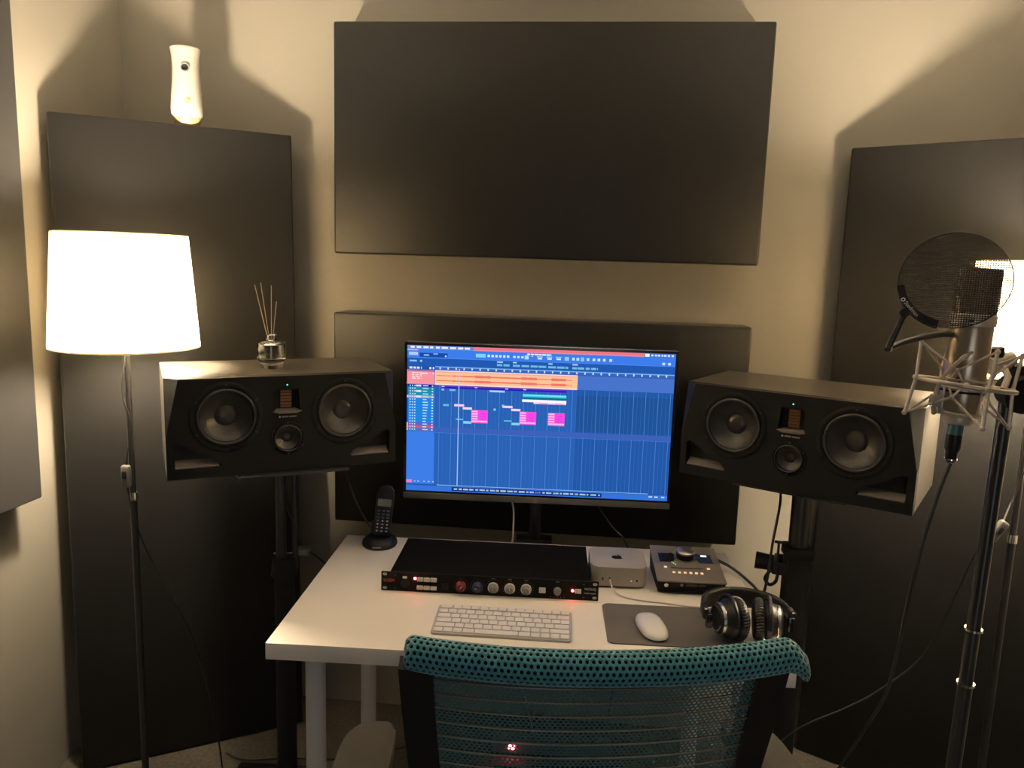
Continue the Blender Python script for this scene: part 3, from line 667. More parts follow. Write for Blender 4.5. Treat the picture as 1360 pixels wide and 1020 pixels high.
# ------------------------------------------------------------------ rack preamp
def build_rack():
    t = thing('rack_preamp', 'black rack-mount preamp with coloured knobs lying on the desk', 'preamp', (-0.08014, -0.67146, DZ), 0.04779)
    W, H = 0.483, 0.044
    MB().box((0.0, 0.11, 0.0235), (0.444, 0.212, 0.041), 0.001).build('chassis', 'chassis_black', t)
    MB().prism(rrect(0, H/2, W, H, 0.001, 1), -0.003, 0, FX, holes=[rrect(s*(W/2-0.008), z, 0.010, 0.0065, 0.0032) for s in (-1, 1) for z in (0.0062, 0.0378)]).build('faceplate', 'baffle', t)
    for s in (-1, 1):
        for z in (0.0062, 0.0378):
            MB().prism(rrect(s*(W/2-0.008), z, 0.0098, 0.0064, 0.0031), -0.0028, -0.0008, FX).build('rack_slot', 'white_print', t)
    X = lambda f: -W/2+f*W     # fraction of the plate
    fs = MB().lathe([(0, 0.0012), (0.0022, 0.001), (0.0024, 0)], 10, FX).mesh('screw')
    for f in (0.065, 0.932):
        for z in (0.006, 0.037): link('screw', fs, 'black_metal', t).location = (X(f), 0, z)
    text_part('brand_lettering', 'WARM', 0.0115, 'orange_print', t, Matrix.Translation((X(0.036), -0.0003, 0.0235)) @ FX, squash=0.72)
    x = X(0.110)
    MB().lathe([(0.0102, 0), (0.0102, 0.0015), (0.0092, 0.002), (0.0088, 0.0005), (0, 0.0005)], 28, Matrix.Translation((x, 0, 0.0185)) @ FX).build('microphone_socket', 'black_plastic', t)
    MB().prism(rrect(x, 0.033, 0.011, 0.006, 0.0025), 0, 0.0012, FX).build('release_tab', 'silver', t)
    def led(x, z):
        MB().lathe([(0.0026, 0), (0.0026, 0.0016), (0.0018, 0.003), (0, 0.0034)], 14, Matrix.Translation((x, 0, z)) @ FX).build('indicator_light', 'led_red', t)
    led(X(0.157), 0.0315)
    for k in range(3):
        for z in (0.0305, 0.0115):
            MB().box((X(0.181)+k*0.0152, -0.0025, z), (0.0142, 0.006, 0.0088), 0.0012).build('push_button', 'white_print', t)
    MB().prism(rrect(X(0.297), 0.0155, 0.0130, 0.0150, 0.001), 0, 0.002, FX, holes=[circle(X(0.297), 0.0155, 0.0048, 20)]).prism(circle(X(0.297), 0.0155, 0.0048, 20), 0, 0.0004, FX).build('instrument_jack', 'black_plastic', t)
    ticks = MB()
    def knob(f, kind):
        M = Matrix.Translation((X(f), 0, 0.0195)) @ FX
        if kind in ('red', 'blue'):
            k = MB().lathe([(0.0118, 0.0005), (0.0118, 0.006), (0.0098, 0.010), (0.0080, 0.0165), (0, 0.0170)], 28, M).build('knob', 'knob_'+kind, t)
            MB().box((0.0, 0.0035, 0.0168), (0.0016, 0.007, 0.0016), 0, 2, M @ Matrix.Rotation(-0.6 if kind == 'red' else 1.0, 4, 'Z')).build('pointer', 'white_print', k)
            n0, R = 18, 0.0158
        else:
            k = MB().lathe([(0.0122, 0.0005), (0.0122, 0.004), (0.0112, 0.0055), (0, 0.0055)], 28, M).build('knob', 'knob_skirt', t)
            MB().lathe([(0.0088, 0.005), (0.0084, 0.013), (0.0070, 0.0152), (0, 0.0155)], 12, M).build('knob_cap', 'knob_grey', k)
            MB().box((0.0, 0.004, 0.0154), (0.0013, 0.007, 0.0012), 0, 2, M).build('pointer', 'white_print', k)
            n0, R = 14, 0.0162
        for q in range(n0):
            a = math.radians(-140+280*q/(n0-1)); ticks.lathe([(0, 0.0004), (0.0007, 0.0003)], 6, M @ Matrix.Translation((R*math.sin(a), R*math.cos(a), 0)))
    for f, k in ((0.370, 'red'), (0.447, 'blue'), (0.519, 'grey'), (0.595, 'grey'), (0.670, 'grey')): knob(f, k)
    MB().box((X(0.744), -0.0025, 0.0195), (0.0145, 0.006, 0.0115), 0.0012).build('push_button', 'white_print', t)
    M = Matrix.Translation((X(0.813), 0, 0.020)) @ FX
    k = MB().lathe([(0.0085, 0.0), (0.0085, 0.005), (0.0072, 0.013), (0, 0.0135)], 12, M).build('knob', 'knob_grey', t)
    for q in range(5): ticks.lathe([(0, 0.0004), (0.0009, 0.0003)], 6, Matrix.Translation((X(0.783+0.0155*q), 0, 0.0045)) @ FX)
    ticks.build('scale_marks', 'grey_print', t)['kind'] = 'stuff'
    led(X(0.882), 0.0215)
    MB().box((X(0.907), -0.0025, 0.0215), (0.0135, 0.006, 0.0095), 0.0012).build('push_button', 'white_print', t)
    text_part('model_lettering', 'WA73-EQ', 0.0082, 'white_print', t, Matrix.Translation((X(0.962), -0.0003, 0.0262)) @ FX, squash=0.72)
    text_part('small_lettering', 'WARM AUDIO', 0.0042, 'white_print', t, Matrix.Translation((X(0.962), -0.0003, 0.0165)) @ FX, squash=0.95)
    for f, s in ((0.519, 'dB'), (0.595, 'kHz'), (0.670, 'dB'), (0.813, 'dB')):
        MB().prism([(X(f)-0.004, 0.0388), (X(f)+0.004, 0.0388), (X(f)+0.004, 0.0404), (X(f)-0.004, 0.0404)], 0, 0.0003, FX).build('scale_print', 'grey_print', t)
build_rack()

# ------------------------------------------------------------------ keyboard
def build_keyboard():
    W, D = 0.279, 0.115
    t = thing('keyboard', 'slim white compact computer keyboard on the desk', 'keyboard', (-0.03171, -0.86694, DZ), 0.02838)
    tilt = Matrix.Rotation(math.atan2(0.007, D), 4, 'X')
    MB().prism(rrect(0, D/2, W, D, 0.008), 0.0, 0.0045, tilt, bevel=0.0012).build('body', 'key_base', t)
    cache = {}
    def key(x, y, w_, h_):
        k = (round(w_, 4), round(h_, 4))
        if k not in cache: cache[k] = MB().prism(rrect(0, 0, w_, h_, 0.0018, 2), 0, 0.0016, bevel=0.0004).mesh('key')
        o = link('key', cache[k], 'key_white', t); o.matrix_local = tilt @ Matrix.Translation((x, y, 0.0047))
    rows = [(0.105, 0.0125, [1.5]+[1]*12+[1]), (0.0870, 0.0158, [1]*13+[1.5]), (0.0685, 0.0158, [1.5]+[1]*12+[1]), (0.0500, 0.0158, [1.75]+[1]*11+[1.75]), (0.0315, 0.0158, [2.25]+[1]*10+[2.25]), (0.0130, 0.0158, [1, 1, 1, 1.25, 5, 1.25, 1, 1, 1, 1])]
    gap = 0.0024; full = W-0.010
    for y, h_, ws in rows:
        tot = sum(ws); unit = (full-gap*(len(ws)-1))/tot; x = -full/2
        for w_ in ws:
            key(x+w_*unit/2, y, w_*unit, h_); x += w_*unit+gap
build_keyboard()

# ------------------------------------------------------------------ mouse mat, mouse
mp_ = thing('mouse_mat', 'dark grey mouse mat with rounded corners on the desk', 'mouse mat', dw(0.292, 0.158), DP)
MB().prism(rrect(0, 0, 0.272, 0.180, 0.014), 0, 0.0025, bevel=0.0007).build('mat', 'mousepad', mp_)
ms = thing('computer_mouse', 'smooth white computer mouse lying on the mouse mat', 'mouse', dw(0.249, 0.135, DZ+0.0025), DP+math.radians(9))
mb = MB(); N, Rg = 40, 7
rings = []
for j in range(Rg+1):
    f = j/Rg; z = 0.004+0.0165*math.sin(f*PI/2); s = math.cos(f*PI/2)**0.55 if j < Rg else 0
    ring = []
    for k in range(N):
        a = 2*PI*k/N; cx, sy = math.cos(a), math.sin(a)
        x = 0.0285*math.copysign(abs(cx)**0.72, cx)*s; y = 0.0570*math.copysign(abs(sy)**0.82, sy)*s
        ring.append(mb.bm.verts.new((x, y, z - 0.006*(y/0.057)**2*f + 0.0015*f)))
    rings.append(ring)
for a, b in zip(rings[:-1], rings[1:]):
    for k in range(N): mb.bm.faces.new((a[k], a[(k+1) % N], b[(k+1) % N], b[k]))
mb.bm.faces.new(rings[0])
bmesh.ops.remove_doubles(mb.bm, verts=mb.bm.verts[:], dist=0.00005)
mb.build('top_shell', 'mouse_white', ms, 60)
MB().lathe([(0, 0), (0.0255, 0), (0.0272, 0.004), (0, 0.004)], 40, sx=1, sy=2.0).build('underside', 'aluminium', ms)

# ------------------------------------------------------------------ mini computer
mc = thing('mini_computer', 'small silver square desktop computer with black fruit emblem on top', 'computer', dw(0.200, 0.400), DP)
MB().prism(rrect(0, 0, 0.130, 0.130, 0.026, 8), 0.005, 0.050, bevel=0.0018).build('case', 'aluminium', mc)
MB().prism(rrect(0, 0, 0.108, 0.108, 0.03, 8), 0, 0.0055).build('foot', 'matte_black', mc)
MF = Matrix.Translation((0, -0.065, 0.0)) @ FX
def pill(x, z, w_, h_): return rrect(x, z, w_, h_, min(w_, h_)*0.49, 4)
MB().prism(pill(-0.037, 0.022, 0.0028, 0.0085), 0, 0.0003, MF).build('usb_port', 'lens_black', mc)
MB().prism(pill(-0.021, 0.022, 0.0028, 0.0085), 0, 0.0003, MF).build('usb_port', 'lens_black', mc)
MB().lathe([(0.0016, 0), (0, 0.0006)], 12, MF @ Matrix.Translation((0.028, 0.0195, 0))).build('power_light', 'led_white', mc)
MB().lathe([(0.0024, 0.0002), (0, 0.0003)], 14, MF @ Matrix.Translation((0.041, 0.0205, 0))).build('headphone_jack', 'lens_black', mc)
# apple-shaped emblem: two lobes, bite at the right, leaf
ap = MB(); pts = []
for k in range(48):
    a = 2*PI*k/48; r = 0.0125*(1+0.05*math.cos(2*a)) ; x = r*math.cos(a)*1.02; y = r*math.sin(a)
    y -= 0.0030*math.exp(-(x/0.0035)**2)*(1 if y > 0 else -0.55)
    dx_, dy_ = x-0.0150, y-0.0015
    dd = math.hypot(dx_, dy_)
    if dd < 0.0062: x, y = 0.0150+dx_/dd*0.0062, 0.0015+dy_/dd*0.0062
    pts.append((x, y))
ap.prism(pts, 0.0500, 0.0503)
leaf = [(0.0004, 0.0122), (0.0008, 0.0150), (0.0030, 0.0172), (0.0052, 0.0180), (0.0050, 0.0155), (0.0032, 0.0130)]
ap.prism(leaf, 0.0500, 0.0503)
ap.build('emblem', 'apple_black', mc)

# ------------------------------------------------------------------ audio interface
def build_interface():
    t = thing('audio_interface', 'grey desktop audio interface with big round volume knob', 'audio interface', dw(0.362, 0.318), DP)
    W, D = 0.156, 0.155
    f0, b0 = 0.034, 0.058      # front and rear heights of the sloping top
    MB().hull([(-W/2+0.004, 0.006, 0.003), (W/2-0.004, 0.006, 0.003), (-W/2+0.004, D-0.004, 0.003), (W/2-0.004, D-0.004, 0.003), (-W/2+0.002, 0.001, f0-0.003), (W/2-0.002, 0.001, f0-0.003), (-W/2+0.002, D-0.002, b0-0.003), (W/2-0.002, D-0.002, b0-0.003)]).build('body', 'matte_black', t)
    an = math.atan2(b0-f0, D)
    M = Matrix.Translation((0, 0, f0)) @ Matrix.Rotation(an, 4, 'X')
    L = D/math.cos(an)
    top = MB().prism(rrect(0, L/2-0.003, W, L+0.004, 0.003, 2), -0.003, 0.0005, M, bevel=0.0007).build('top_plate', 'interface_grey', t)
    P = lambda f, g: (W*(f-0.5), L*g)
    def decal(name, poly, mt, h=0.0010): return MB().prism(poly, 0.0003, h, M).build(name, mt, t)
    # displays
    cx, cy = P(0.50, 0.655)
    decal('meter_window', [P(.10, .50), P(.30, .50), P(.34, .60), P(.34, .74), P(.30, .78), P(.27, .755), P(.10, .755)], 'black_gloss')
    decal('meter_window', [P(.90, .50), P(.70, .50), P(.66, .60), P(.66, .74), P(.70, .78), P(.73, .755), P(.90, .755)], 'meter_blue')
    decal('readout', [P(.745, .685), P(.835, .685), P(.835, .735), P(.745, .735)], 'meter_lit', 0.0013)
    MK = M @ Matrix.Translation((cx, cy, 0))
    MB().lathe([(0.0265, 0.0003), (0.0265, 0.0012), (0.0225, 0.0014)], 40, MK).build('knob_halo', 'grey_plastic', t)
    kn = MB().lathe([(0.0205, 0.001), (0.0205, 0.015), (0, 0.015)], 40, MK).build('volume_knob', 'black_plastic', t)
    MB().lathe([(0.0205, 0.0150), (0.0203, 0.0190), (0.0190, 0.0200), (0, 0.0203)], 40, MK).build('knob_cap', 'brushed', kn)
    for k in range(3):
        q = P(0.283+0.021*k, 0.500-0.032*k)
        MB().lathe([(0.0013, 0.0005), (0.0011, 0.0013), (0, 0.0015)], 10, M @ Matrix.Translation((*q, 0))).build('level_light', 'led_green', t)
    for k in range(6):
        decal('key_button', rrect(*P(0.27+0.082*k, 0.205), 0.0062, 0.0062, 0.001, 2), 'led_amber', 0.0018)
    decal('key_button', rrect(*P(0.165, 0.345), 0.0070, 0.0060, 0.001, 2), 'led_amber', 0.0018)
    decal('key_button', rrect(*P(0.80, 0.345), 0.0070, 0.0060, 0.001, 2), 'led_amber', 0.0018)
    decal('divider_strip', [P(.24, .325), P(.72, .325), P(.72, .345), P(.24, .345)], 'matte_black', 0.0008)
    text_part('top_lettering', 'apollo twin x', 0.0065, 'grey_print', t, M @ Matrix.Translation((*P(.42, .925), 0.0008)))
    # ribbed front with sockets
    for k in range(34):
        x = -W/2+0.012+k*(W-0.024)/33
        if k == 0: fin = MB().box((0, 0, 0), (0.0018, 0.004, 0.008), 0.0004, 1).mesh('vent_rib')
        o = link('vent_rib', fin, 'black_plastic', t); o.location = (x, 0.0035, 0.0075)
    MB().lathe([(0.0050, 0), (0.0050, 0.002), (0.0035, 0.0022), (0.0032, 0.0005), (0, 0.0005)], 20, Matrix.Translation((-W/2+0.021, 0.0015, 0.0220)) @ FX).build('instrument_socket', 'chrome', t)
    MB().lathe([(0.0048, 0), (0.0048, 0.002), (0.0033, 0.0022), (0.0030, 0.0005), (0, 0.0005)], 20, Matrix.Translation((W/2-0.012, 0.0015, 0.012)) @ FX).build('headphone_socket', 'chrome', t)
    MB().prism(circle(-0.022, 0.0225, 0.0040, 6), 0, 0.0004, Matrix.Translation((0, 0.0012, 0)) @ FX).build('logo', 'grey_print', t)
    text_part('front_lettering', 'UNIVERSAL AUDIO', 0.0062, 'grey_print', t, Matrix.Translation((0.010, 0.0008, 0.0225)) @ FX, squash=0.85)
build_interface()

# ------------------------------------------------------------------ headphones
def build_headphones():
    bx, by, bz = dw(0.432, 0.118)
    t = thing('headphones', 'black studio headphones resting on the right front of the desk', 'headphones', (bx, by, bz), DP)
    # ear cups stand on the desk edge to edge; cushions face each other, band arches behind
    def cup(x, s):
        axis = Vector((s, -0.20, 0.06)).normalized()           # outward
        M = Matrix.Translation((x, -0.012, 0.048)) @ frame_z(axis)
        c = MB().lathe([(0, -0.004), (0.038, -0.004), (0.0415, 0.000), (0.0415, 0.008), (0.036, 0.014), (0.033, 0.022), (0.0315, 0.028), (0.026, 0.030), (0, 0.029)], 40, M, sx=1.0, sy=0.9).build('ear_cup', 'black_plastic', t)
        MB().lathe([(0.0335, 0.0195), (0.0345, 0.022), (0.0325, 0.0265)], 40, M, sx=1, sy=0.9).build('silver_ring', 'silver', c)
        MB().lathe([(0.0265, 0.0298), (0.0272, 0.0306), (0.0242, 0.0310)], 40, M, sx=1, sy=0.9).build('outer_ring', 'silver', c)
        pad = MB()
        prof = []
        for k in range(17):
            a = 2*PI*k/16; prof.append((0.032+0.0135*math.cos(a), -0.014+0.012*math.sin(a)))
        pad.lathe(prof, 44, M, sx=1.0, sy=0.9)
        pd = pad.build('ear_pad', 'leather', t)
        wr = MB()
        for k in range(44):
            a = 2*PI*k/44
            x0 = (0.0462*math.cos(a), 0.0462*0.9*math.sin(a))
            wr.tube([M @ Vector((0.0445*math.cos(a), 0.0445*0.9*math.sin(a), -0.007)), M @ Vector((*x0, -0.013)), M @ Vector((0.0445*math.cos(a+0.06), 0.0445*0.9*math.sin(a+0.06), -0.020))], 0.0008, 5)
        wr.build('pad_creases', 'rubber', pd)['kind'] = 'stuff'
        # yoke
        yk = []
        for k in range(15):
            a = PI*k/14
            yk.append(M @ Vector((0.047*math.cos(a), 0.047*0.94*math.sin(a), 0.006)))
        MB().tube(yk, 0.0042, 8).build('yoke', 'black_plastic', t)
        return M
    cup(-0.034, -1); cup(0.036, 1)
    # head band: wide padded arch lying back
    pts, W = [], []
    for k in range(25):
        a = PI*k/24
        pts.append(Vector((-0.082*math.cos(a)*(1 if True else 1), 0.000+0.088*math.sin(a)**0.8, 0.062-0.012*math.sin(a))))
    mb = MB(); rings = []
    for i, p in enumerate(pts):
        tv = (pts[min(i+1, 24)]-pts[max(i-1, 0)]).normalized(); up = Vector((0, 0, 1)); out = tv.cross(up).normalized()
        f = math.sin(PI*i/24); hw = 0.010+0.012*f; th = 0.0045+0.004*f
        ring = []
        for k in range(16):
            a = 2*PI*k/16
            ring.append(mb.bm.verts.new(p+up*hw*math.copysign(abs(math.sin(a))**0.7, math.sin(a))+out*th*math.copysign(abs(math.cos(a))**0.7, math.cos(a))))
        rings.append(ring)
    for a, b in zip(rings[:-1], rings[1:]):
        for k in range(16): mb.bm.faces.new((a[k], a[(k+1) % 16], b[(k+1) % 16], b[k]))
    mb.bm.faces.new(rings[0]); mb.bm.faces.new(rings[-1])
    mb.build('head_band', 'leather', t, 60)
    for s in (-1, 1):
        MB().box((s*0.0845, -0.010, 0.060), (0.012, 0.036, 0.022), 0.004).build('slider_housing', 'black_plastic', t)
        MB().box((s*0.0845, -0.024, 0.0715), (0.008, 0.008, 0.004), 0.0015).build('hinge_plate', 'chrome', t)
        MB().box((s*0.079, -0.030, 0.050), (0.014, 0.012, 0.030), 0.004).build('hinge', 'black_gloss', t)
build_headphones()

# ------------------------------------------------------------------ cordless telephone
ph_loc = dw(-0.400, 0.543); PHR = DP+math.radians(8)
cr = thing('charging_cradle', 'black oval charging cradle at back left of the desk', 'cradle', ph_loc, PHR)
MB().lathe([(0, 0), (0.043, 0), (0.0455, 0.004), (0.044, 0.012), (0.036, 0.020), (0.028, 0.023), (0.024, 0.020), (0, 0.0195)], 44, sx=1.0, sy=1.12).build('cradle_body', 'black_plastic', cr)
MB().prism(rrect(-0.004, 0.0085, 0.022, 0.0032, 0.001, 2), 0, 0.0006, Matrix.Translation((0, -0.0497, 0)) @ FX).build('maker_plate', 'grey_print', cr)
MB().hull([(-0.026, 0.018, 0.01), (0.026, 0.018, 0.01), (-0.024, 0.034, 0.05), (0.024, 0.034, 0.05), (-0.026, 0.044, 0.01), (0.026, 0.044, 0.01), (-0.022, 0.040, 0.05), (0.022, 0.040, 0.05)]).build('back_rest', 'black_plastic', cr)
hs = thing('phone_handset', 'black cordless phone handset standing in its cradle on the desk', 'phone', (ph_loc[0]+0.004, ph_loc[1]+0.0, DZ+0.024), PHR)
HT = Matrix.Rotation(math.radians(-14), 4, 'X') @ Matrix.Rotation(math.radians(5), 4, 'Y') @ Matrix.Diagonal((0.95, 0.95, 0.86, 1))
ol = [(-0.020, 0.0), (0.020, 0.0), (0.0225, 0.03), (0.0235, 0.08), (0.0240, 0.115), (0.0215, 0.136), (0.014, 0.147), (0, 0.1505), (-0.014, 0.147), (-0.0215, 0.136), (-0.0240, 0.115), (-0.0235, 0.08), (-0.0225, 0.03)]
MB().prism(ol, -0.011, 0.011, HT @ FX, bevel=0.003).build('body', 'black_plastic', hs)
MB().prism(rrect(0, 0.098, 0.036, 0.022, 0.002), 0.0108, 0.0116, HT @ FX).build('display', 'lcd_grey', hs)
MB().prism(rrect(0, 0.130, 0.010, 0.003, 0.0014), 0.0108, 0.0114, HT @ FX).build('ear_slot', 'matte_black', hs)
kb_me = MB().prism(rrect(0, 0, 0.0085, 0.0058, 0.002), 0.0108, 0.0122).mesh('keypad_key'); dot = MB().prism(rrect(0, 0, 0.0028, 0.0026, 0.0008, 2), 0.0122, 0.0124).mesh('digit_mark')
for r_ in range(7):
    for c_ in range(3):
        k = link('keypad_key', kb_me, 'black_gloss', hs); k.matrix_local = HT @ FX @ Matrix.Translation(((c_-1)*0.0128, 0.014+r_*0.0100, 0))
        if r_ < 4: link('digit_mark', dot, 'white_print', k)

# ------------------------------------------------------------------ office chair
def build_chair():
    CX, CY, CR = 0.148, -1.395, math.radians(9.5)
    t = thing('office_chair', 'teal mesh-back office chair pushed up to the white desk', 'chair', (CX, CY, 0), CR)
    ZT = 0.978
    def curve(x): return 0.042*(abs(x)/0.255)**2.2
    def lean(z): return 0.10*max(0, (ZT-z))/0.45       # back comes forward towards the seat
    HW, XO = 0.258, 0.0175
    # -- padded top roll: knit with open pores over a dark core
    def roll(u, v, off=0.0):
        x = -HW+2*HW*u
        xr = x+XO
        e = max(0.0, (u-0.93)/0.07); e2 = max(0.0, (0.02-u)/0.02)
        drop = 0.026*e*e + 0.004*e2*e2; sc_ = 1-0.30*e*e-0.15*e2*e2
        a = 2*PI*v
        ry, rz = (0.0215+off)*sc_, (0.0205+off)*sc_
        return Vector((xr, curve(x)+ry*math.cos(a), ZT-drop+rz*math.sin(a)))
    core = MB(); nu, nv = 40, 20
    g = [[core.bm.verts.new(roll(i/nu, j/nv, -0.0022)) for j in range(nv)] for i in range(nu+1)]
    for i in range(nu):
        for j in range(nv): core.bm.faces.new((g[i][j], g[i+1][j], g[i+1][(j+1) % nv], g[i][(j+1) % nv]))
    core.bm.faces.new(g[0]); core.bm.faces.new(g[-1])
    hr = core.build('head_roll', 'knit_core', t)
    def lattice(fn, cu, cv, hole, vwrap=False, relief=0.0):
        """net of hexagonal pores; fn(u,v) gives the surface"""
        mb = MB(); bm = mb.bm; cache = {}
        def vert(u, v):
            vv = v % 1.0 if vwrap else v
            k = (round(u*cu*12), round(vv*cv*12) % (cv*12) if vwrap else round(v*cv*12))
            if k not in cache: cache[k] = bm.verts.new(fn(min(max(u, 0), 1), vv))
            return cache[k]
        for j in range(cv):
            for i in range(cu + (j % 2 == 0)):
                uc = (i + (0.0 if j % 2 == 0 else 0.5))/cu; vc = (j+0.5)/cv
                du, dv = 0.5/cu, 1.0/cv
                cor = [(uc, vc+dv*2/3), (uc-du, vc+dv/3), (uc-du, vc-dv/3), (uc, vc-dv*2/3), (uc+du, vc-dv/3), (uc+du, vc+dv/3)]
                if not vwrap and (vc-dv*2/3 < 0 or vc+dv*2/3 > 1): continue
                o_ = [vert(*c) for c in cor]
                inn = []
                for c in cor:
                    uu = min(max(uc+(c[0]-uc)*hole, 0), 1); vv = vc+(c[1]-vc)*hole
                    inn.append(bm.verts.new(fn(uu, vv % 1.0 if vwrap else vv)))
                for k in range(6):
                    try: bm.faces.new((o_[k], o_[(k+1) % 6], inn[(k+1) % 6], inn[k]))
                    except ValueError: pass
        return mb
    mb = lattice(lambda u, v: roll(u, v), 66, 18, 0.55, True)
    kn = mb.build('knit_cover', 'teal_knit', hr, 80)
    md = kn.modifiers.new('thick', 'SOLIDIFY'); md.thickness = 0.0016; md.offset = 0.5
    # plastic end caps
    for s, dz, yy in ((-1, -0.006, 0.014), (1, -0.022, 0.010)):
        MB().sphere((XO+s*(HW+0.001), curve(HW)+0.004, ZT+dz), 0.015, 14, (0.16, 1.0, 1.05)).build('end_cap', 'chair_grey', t)
    # -- see-through back net
    zt, zb_ = ZT-0.018, 0.56
    def net(u, v):
        z = zb_+(zt-zb_)*v; hw = 0.208-0.034*(1-v)**1.2
        x = -hw+2*hw*u
        return Vector((x, curve(x)+lean(z)-0.004, z))
    mb = lattice(net, 62, 88, 0.62)
    nt_ = mb.build('back_net', 'teal_mesh', t, 80)
    nt_['kind'] = 'stuff'
    # -- steel wires across the back
    for k in range(15):
        z = zt-0.008-0.0218*k; v = (z-zb_)/(zt-zb_)
        pts = [net(i/16, v)+Vector((0, -0.0035, 0)) for i in range(17)]
        MB().tube(pts, 0.0011, 6).build('wire', 'wire_steel', t)
    # -- side uprights
    for s in (-1, 1):
        mb = MB(); rings = []
        for k in range(13):
            z = 0.50+(zt+0.004-0.50)*k/12; v = (z-zb_)/(zt-zb_); hw = 0.208-0.034*max(0, 1-v)**1.2
            xi, xo = s*(hw-0.002), s*(hw+0.041-0.004*(1-v)); y0 = curve(hw)+lean(z)-0.012; y1 = curve(hw+0.045)+lean(z)+0.016
            rings.append([mb.bm.verts.new(p) for p in ((xi, y0, z), (xo, y0+0.008, z), (xo, y1, z), (xi, y1-0.006, z))])
        for a, b in zip(rings[:-1], rings[1:]):
            for k in range(4): mb.bm.faces.new((a[k], a[(k+1) % 4], b[(k+1) % 4], b[k]))
        mb.bm.faces.new(rings[0]); mb.bm.faces.new(rings[-1])
        mb.build('upright', 'matte_black', t)
        # arm: pad on a post
        pad = MB(); out = []; AX = -0.310 if s < 0 else 0.288
        for k in range(28):
            a = 2*PI*k/28; cx, sy = math.cos(a), math.sin(a)
            out.append((AX+0.040*math.copysign(abs(cx)**0.55, cx) + (s*0.012)*(-(sy)) , 0.135+0.125*math.copysign(abs(sy)**0.6, sy)))
        pad.prism(out, 0.727, 0.750, bevel=0.006)
        ar = pad.build('arm_rest', 'arm_pad', t)
        MB().box((AX, 0.13, 0.607), (0.035, 0.06, 0.242), 0.006).build('arm_post', 'chair_grey', t)
        MB().hull([(s*0.283, 0.10, 0.50), (s*0.283, 0.16, 0.50), (s*0.317, 0.10, 0.50), (s*0.317, 0.16, 0.50), (s*0.14, 0.11, 0.405), (s*0.14, 0.15, 0.405), (s*0.14, 0.11, 0.43), (s*0.14, 0.15, 0.43), (s*0.317, 0.10, 0.485)]).build('arm_bracket', 'chair_grey', t)
    # seat, lift, five-star base
    MB().prism(rrect(0, 0.30, 0.47, 0.46, 0.08), 0.42, 0.475, bevel=0.02).build('seat', 'knit_core', t)
    MB().box((0, 0.24, 0.39), (0.24, 0.26, 0.05), 0.01).build('mechanism', 'black_plastic', t)
    MB().box((0, 0.09, 0.47), (0.30, 0.05, 0.16), 0.012).build('back_bracket', 'black_plastic', t)
    MB().cyl((0, 0.26, 0.10), (0, 0.26, 0.38), 0.026).build('lift_column', 'black_metal', t)
    for k in range(5):
        a = 2*PI*k/5+0.3; ex, ey = 0.28*math.cos(a), 0.26+0.28*math.sin(a)
        MB().tube([(0, 0.26, 0.105), (0.5*ex, 0.26+0.5*(ey-0.26), 0.10), (ex, ey, 0.075)], [0.026, 0.02, 0.015], 8).build('base_arm', 'black_plastic', t)
        ca = MB().cyl((ex, ey, 0.03), (ex, ey, 0.075), 0.008).build('caster', 'black_metal', t)
        dxn, dyn = -math.sin(a)*0.022, math.cos(a)*0.022
        MB().cyl((ex-dxn, ey-dyn, 0.03), (ex+dxn, ey+dyn, 0.03), 0.03).build('wheel', 'black_plastic', ca)
build_chair()

# ------------------------------------------------------------------ microphone group
MX, MY, MZ = 0.624, -1.178, 1.278
MT = Matrix.Rotation(math.radians(2.0), 4, 'Y')
mic = thing('microphone', 'nickel large-diaphragm studio microphone held upright in a wire cradle', 'microphone', (MX, MY, MZ), 0, rot=(0, math.radians(2.0), math.radians(-20)))
MB().lathe([(0.0, 0.004), (0.0255, 0.004), (0.0265, 0.006), (0.0265, 0.118), (0.0255, 0.121), (0, 0.121)], 48).build('body', 'mic_nickel', mic)
MB().lathe([(0, -0.014), (0.018, -0.014), (0.0195, -0.012), (0.0195, -0.004), (0.024, 0.000), (0.024, 0.004), (0, 0.004)], 40).build('base_collar', 'nickel', mic)
MB().lathe([(0.0272, 0.030), (0.0272, 0.033)], 48).build('body_groove', 'matte_black', mic)
MB().lathe([(0.0255, 0.1205), (0.0284, 0.1215), (0.0284, 0.1355), (0.0268, 0.1370)], 48).build('head_band', 'nickel', mic)
# head grille: round at the foot, narrowing to a flat roof front to back
mb = MB(); rings = []
for j in range(13):
    f = j/12; z = 0.136+0.062*f
    ry = 0.0262*(1-0.52*max(0, f-0.05)); rx = 0.0268
    if f > 0.93: rx *= 0.95; ry *= 0.85
    e = 1.0-0.42*f
    ring = []
    for k in range(40):
        a = 2*PI*k/40; c_, s_ = math.cos(a), math.sin(a)
        ring.append(mb.bm.verts.new((rx*math.copysign(abs(c_)**e, c_), ry*math.copysign(abs(s_)**e, s_), z)))
    rings.append(ring)
for a, b in zip(rings[:-1], rings[1:]):
    for k in range(40): mb.bm.faces.new((a[k], a[(k+1) % 40], b[(k+1) % 40], b[k]))
mb.bm.faces.new(rings[0]); mb.bm.faces.new(rings[-1])
mb.build('head_grille', 'grille_mesh', mic, 50)
MB().prism([(0, -0.006), (0.0055, 0), (0, 0.006), (-0.0055, 0)], 0.0262, 0.0272, Matrix.Rotation(math.radians(-14), 4, 'Z') @ Matrix.Translation((0, 0, 0.050)) @ FX).build('badge', 'knob_red', mic)
MB().prism(rrect(0, 0, 0.005, 0.003, 0.001, 2), 0.0282, 0.0290, Matrix.Rotation(math.radians(-8), 4, 'Z') @ Matrix.Translation((0, 0, 0.1285)) @ FX).build('pattern_switch', 'matte_black', mic)

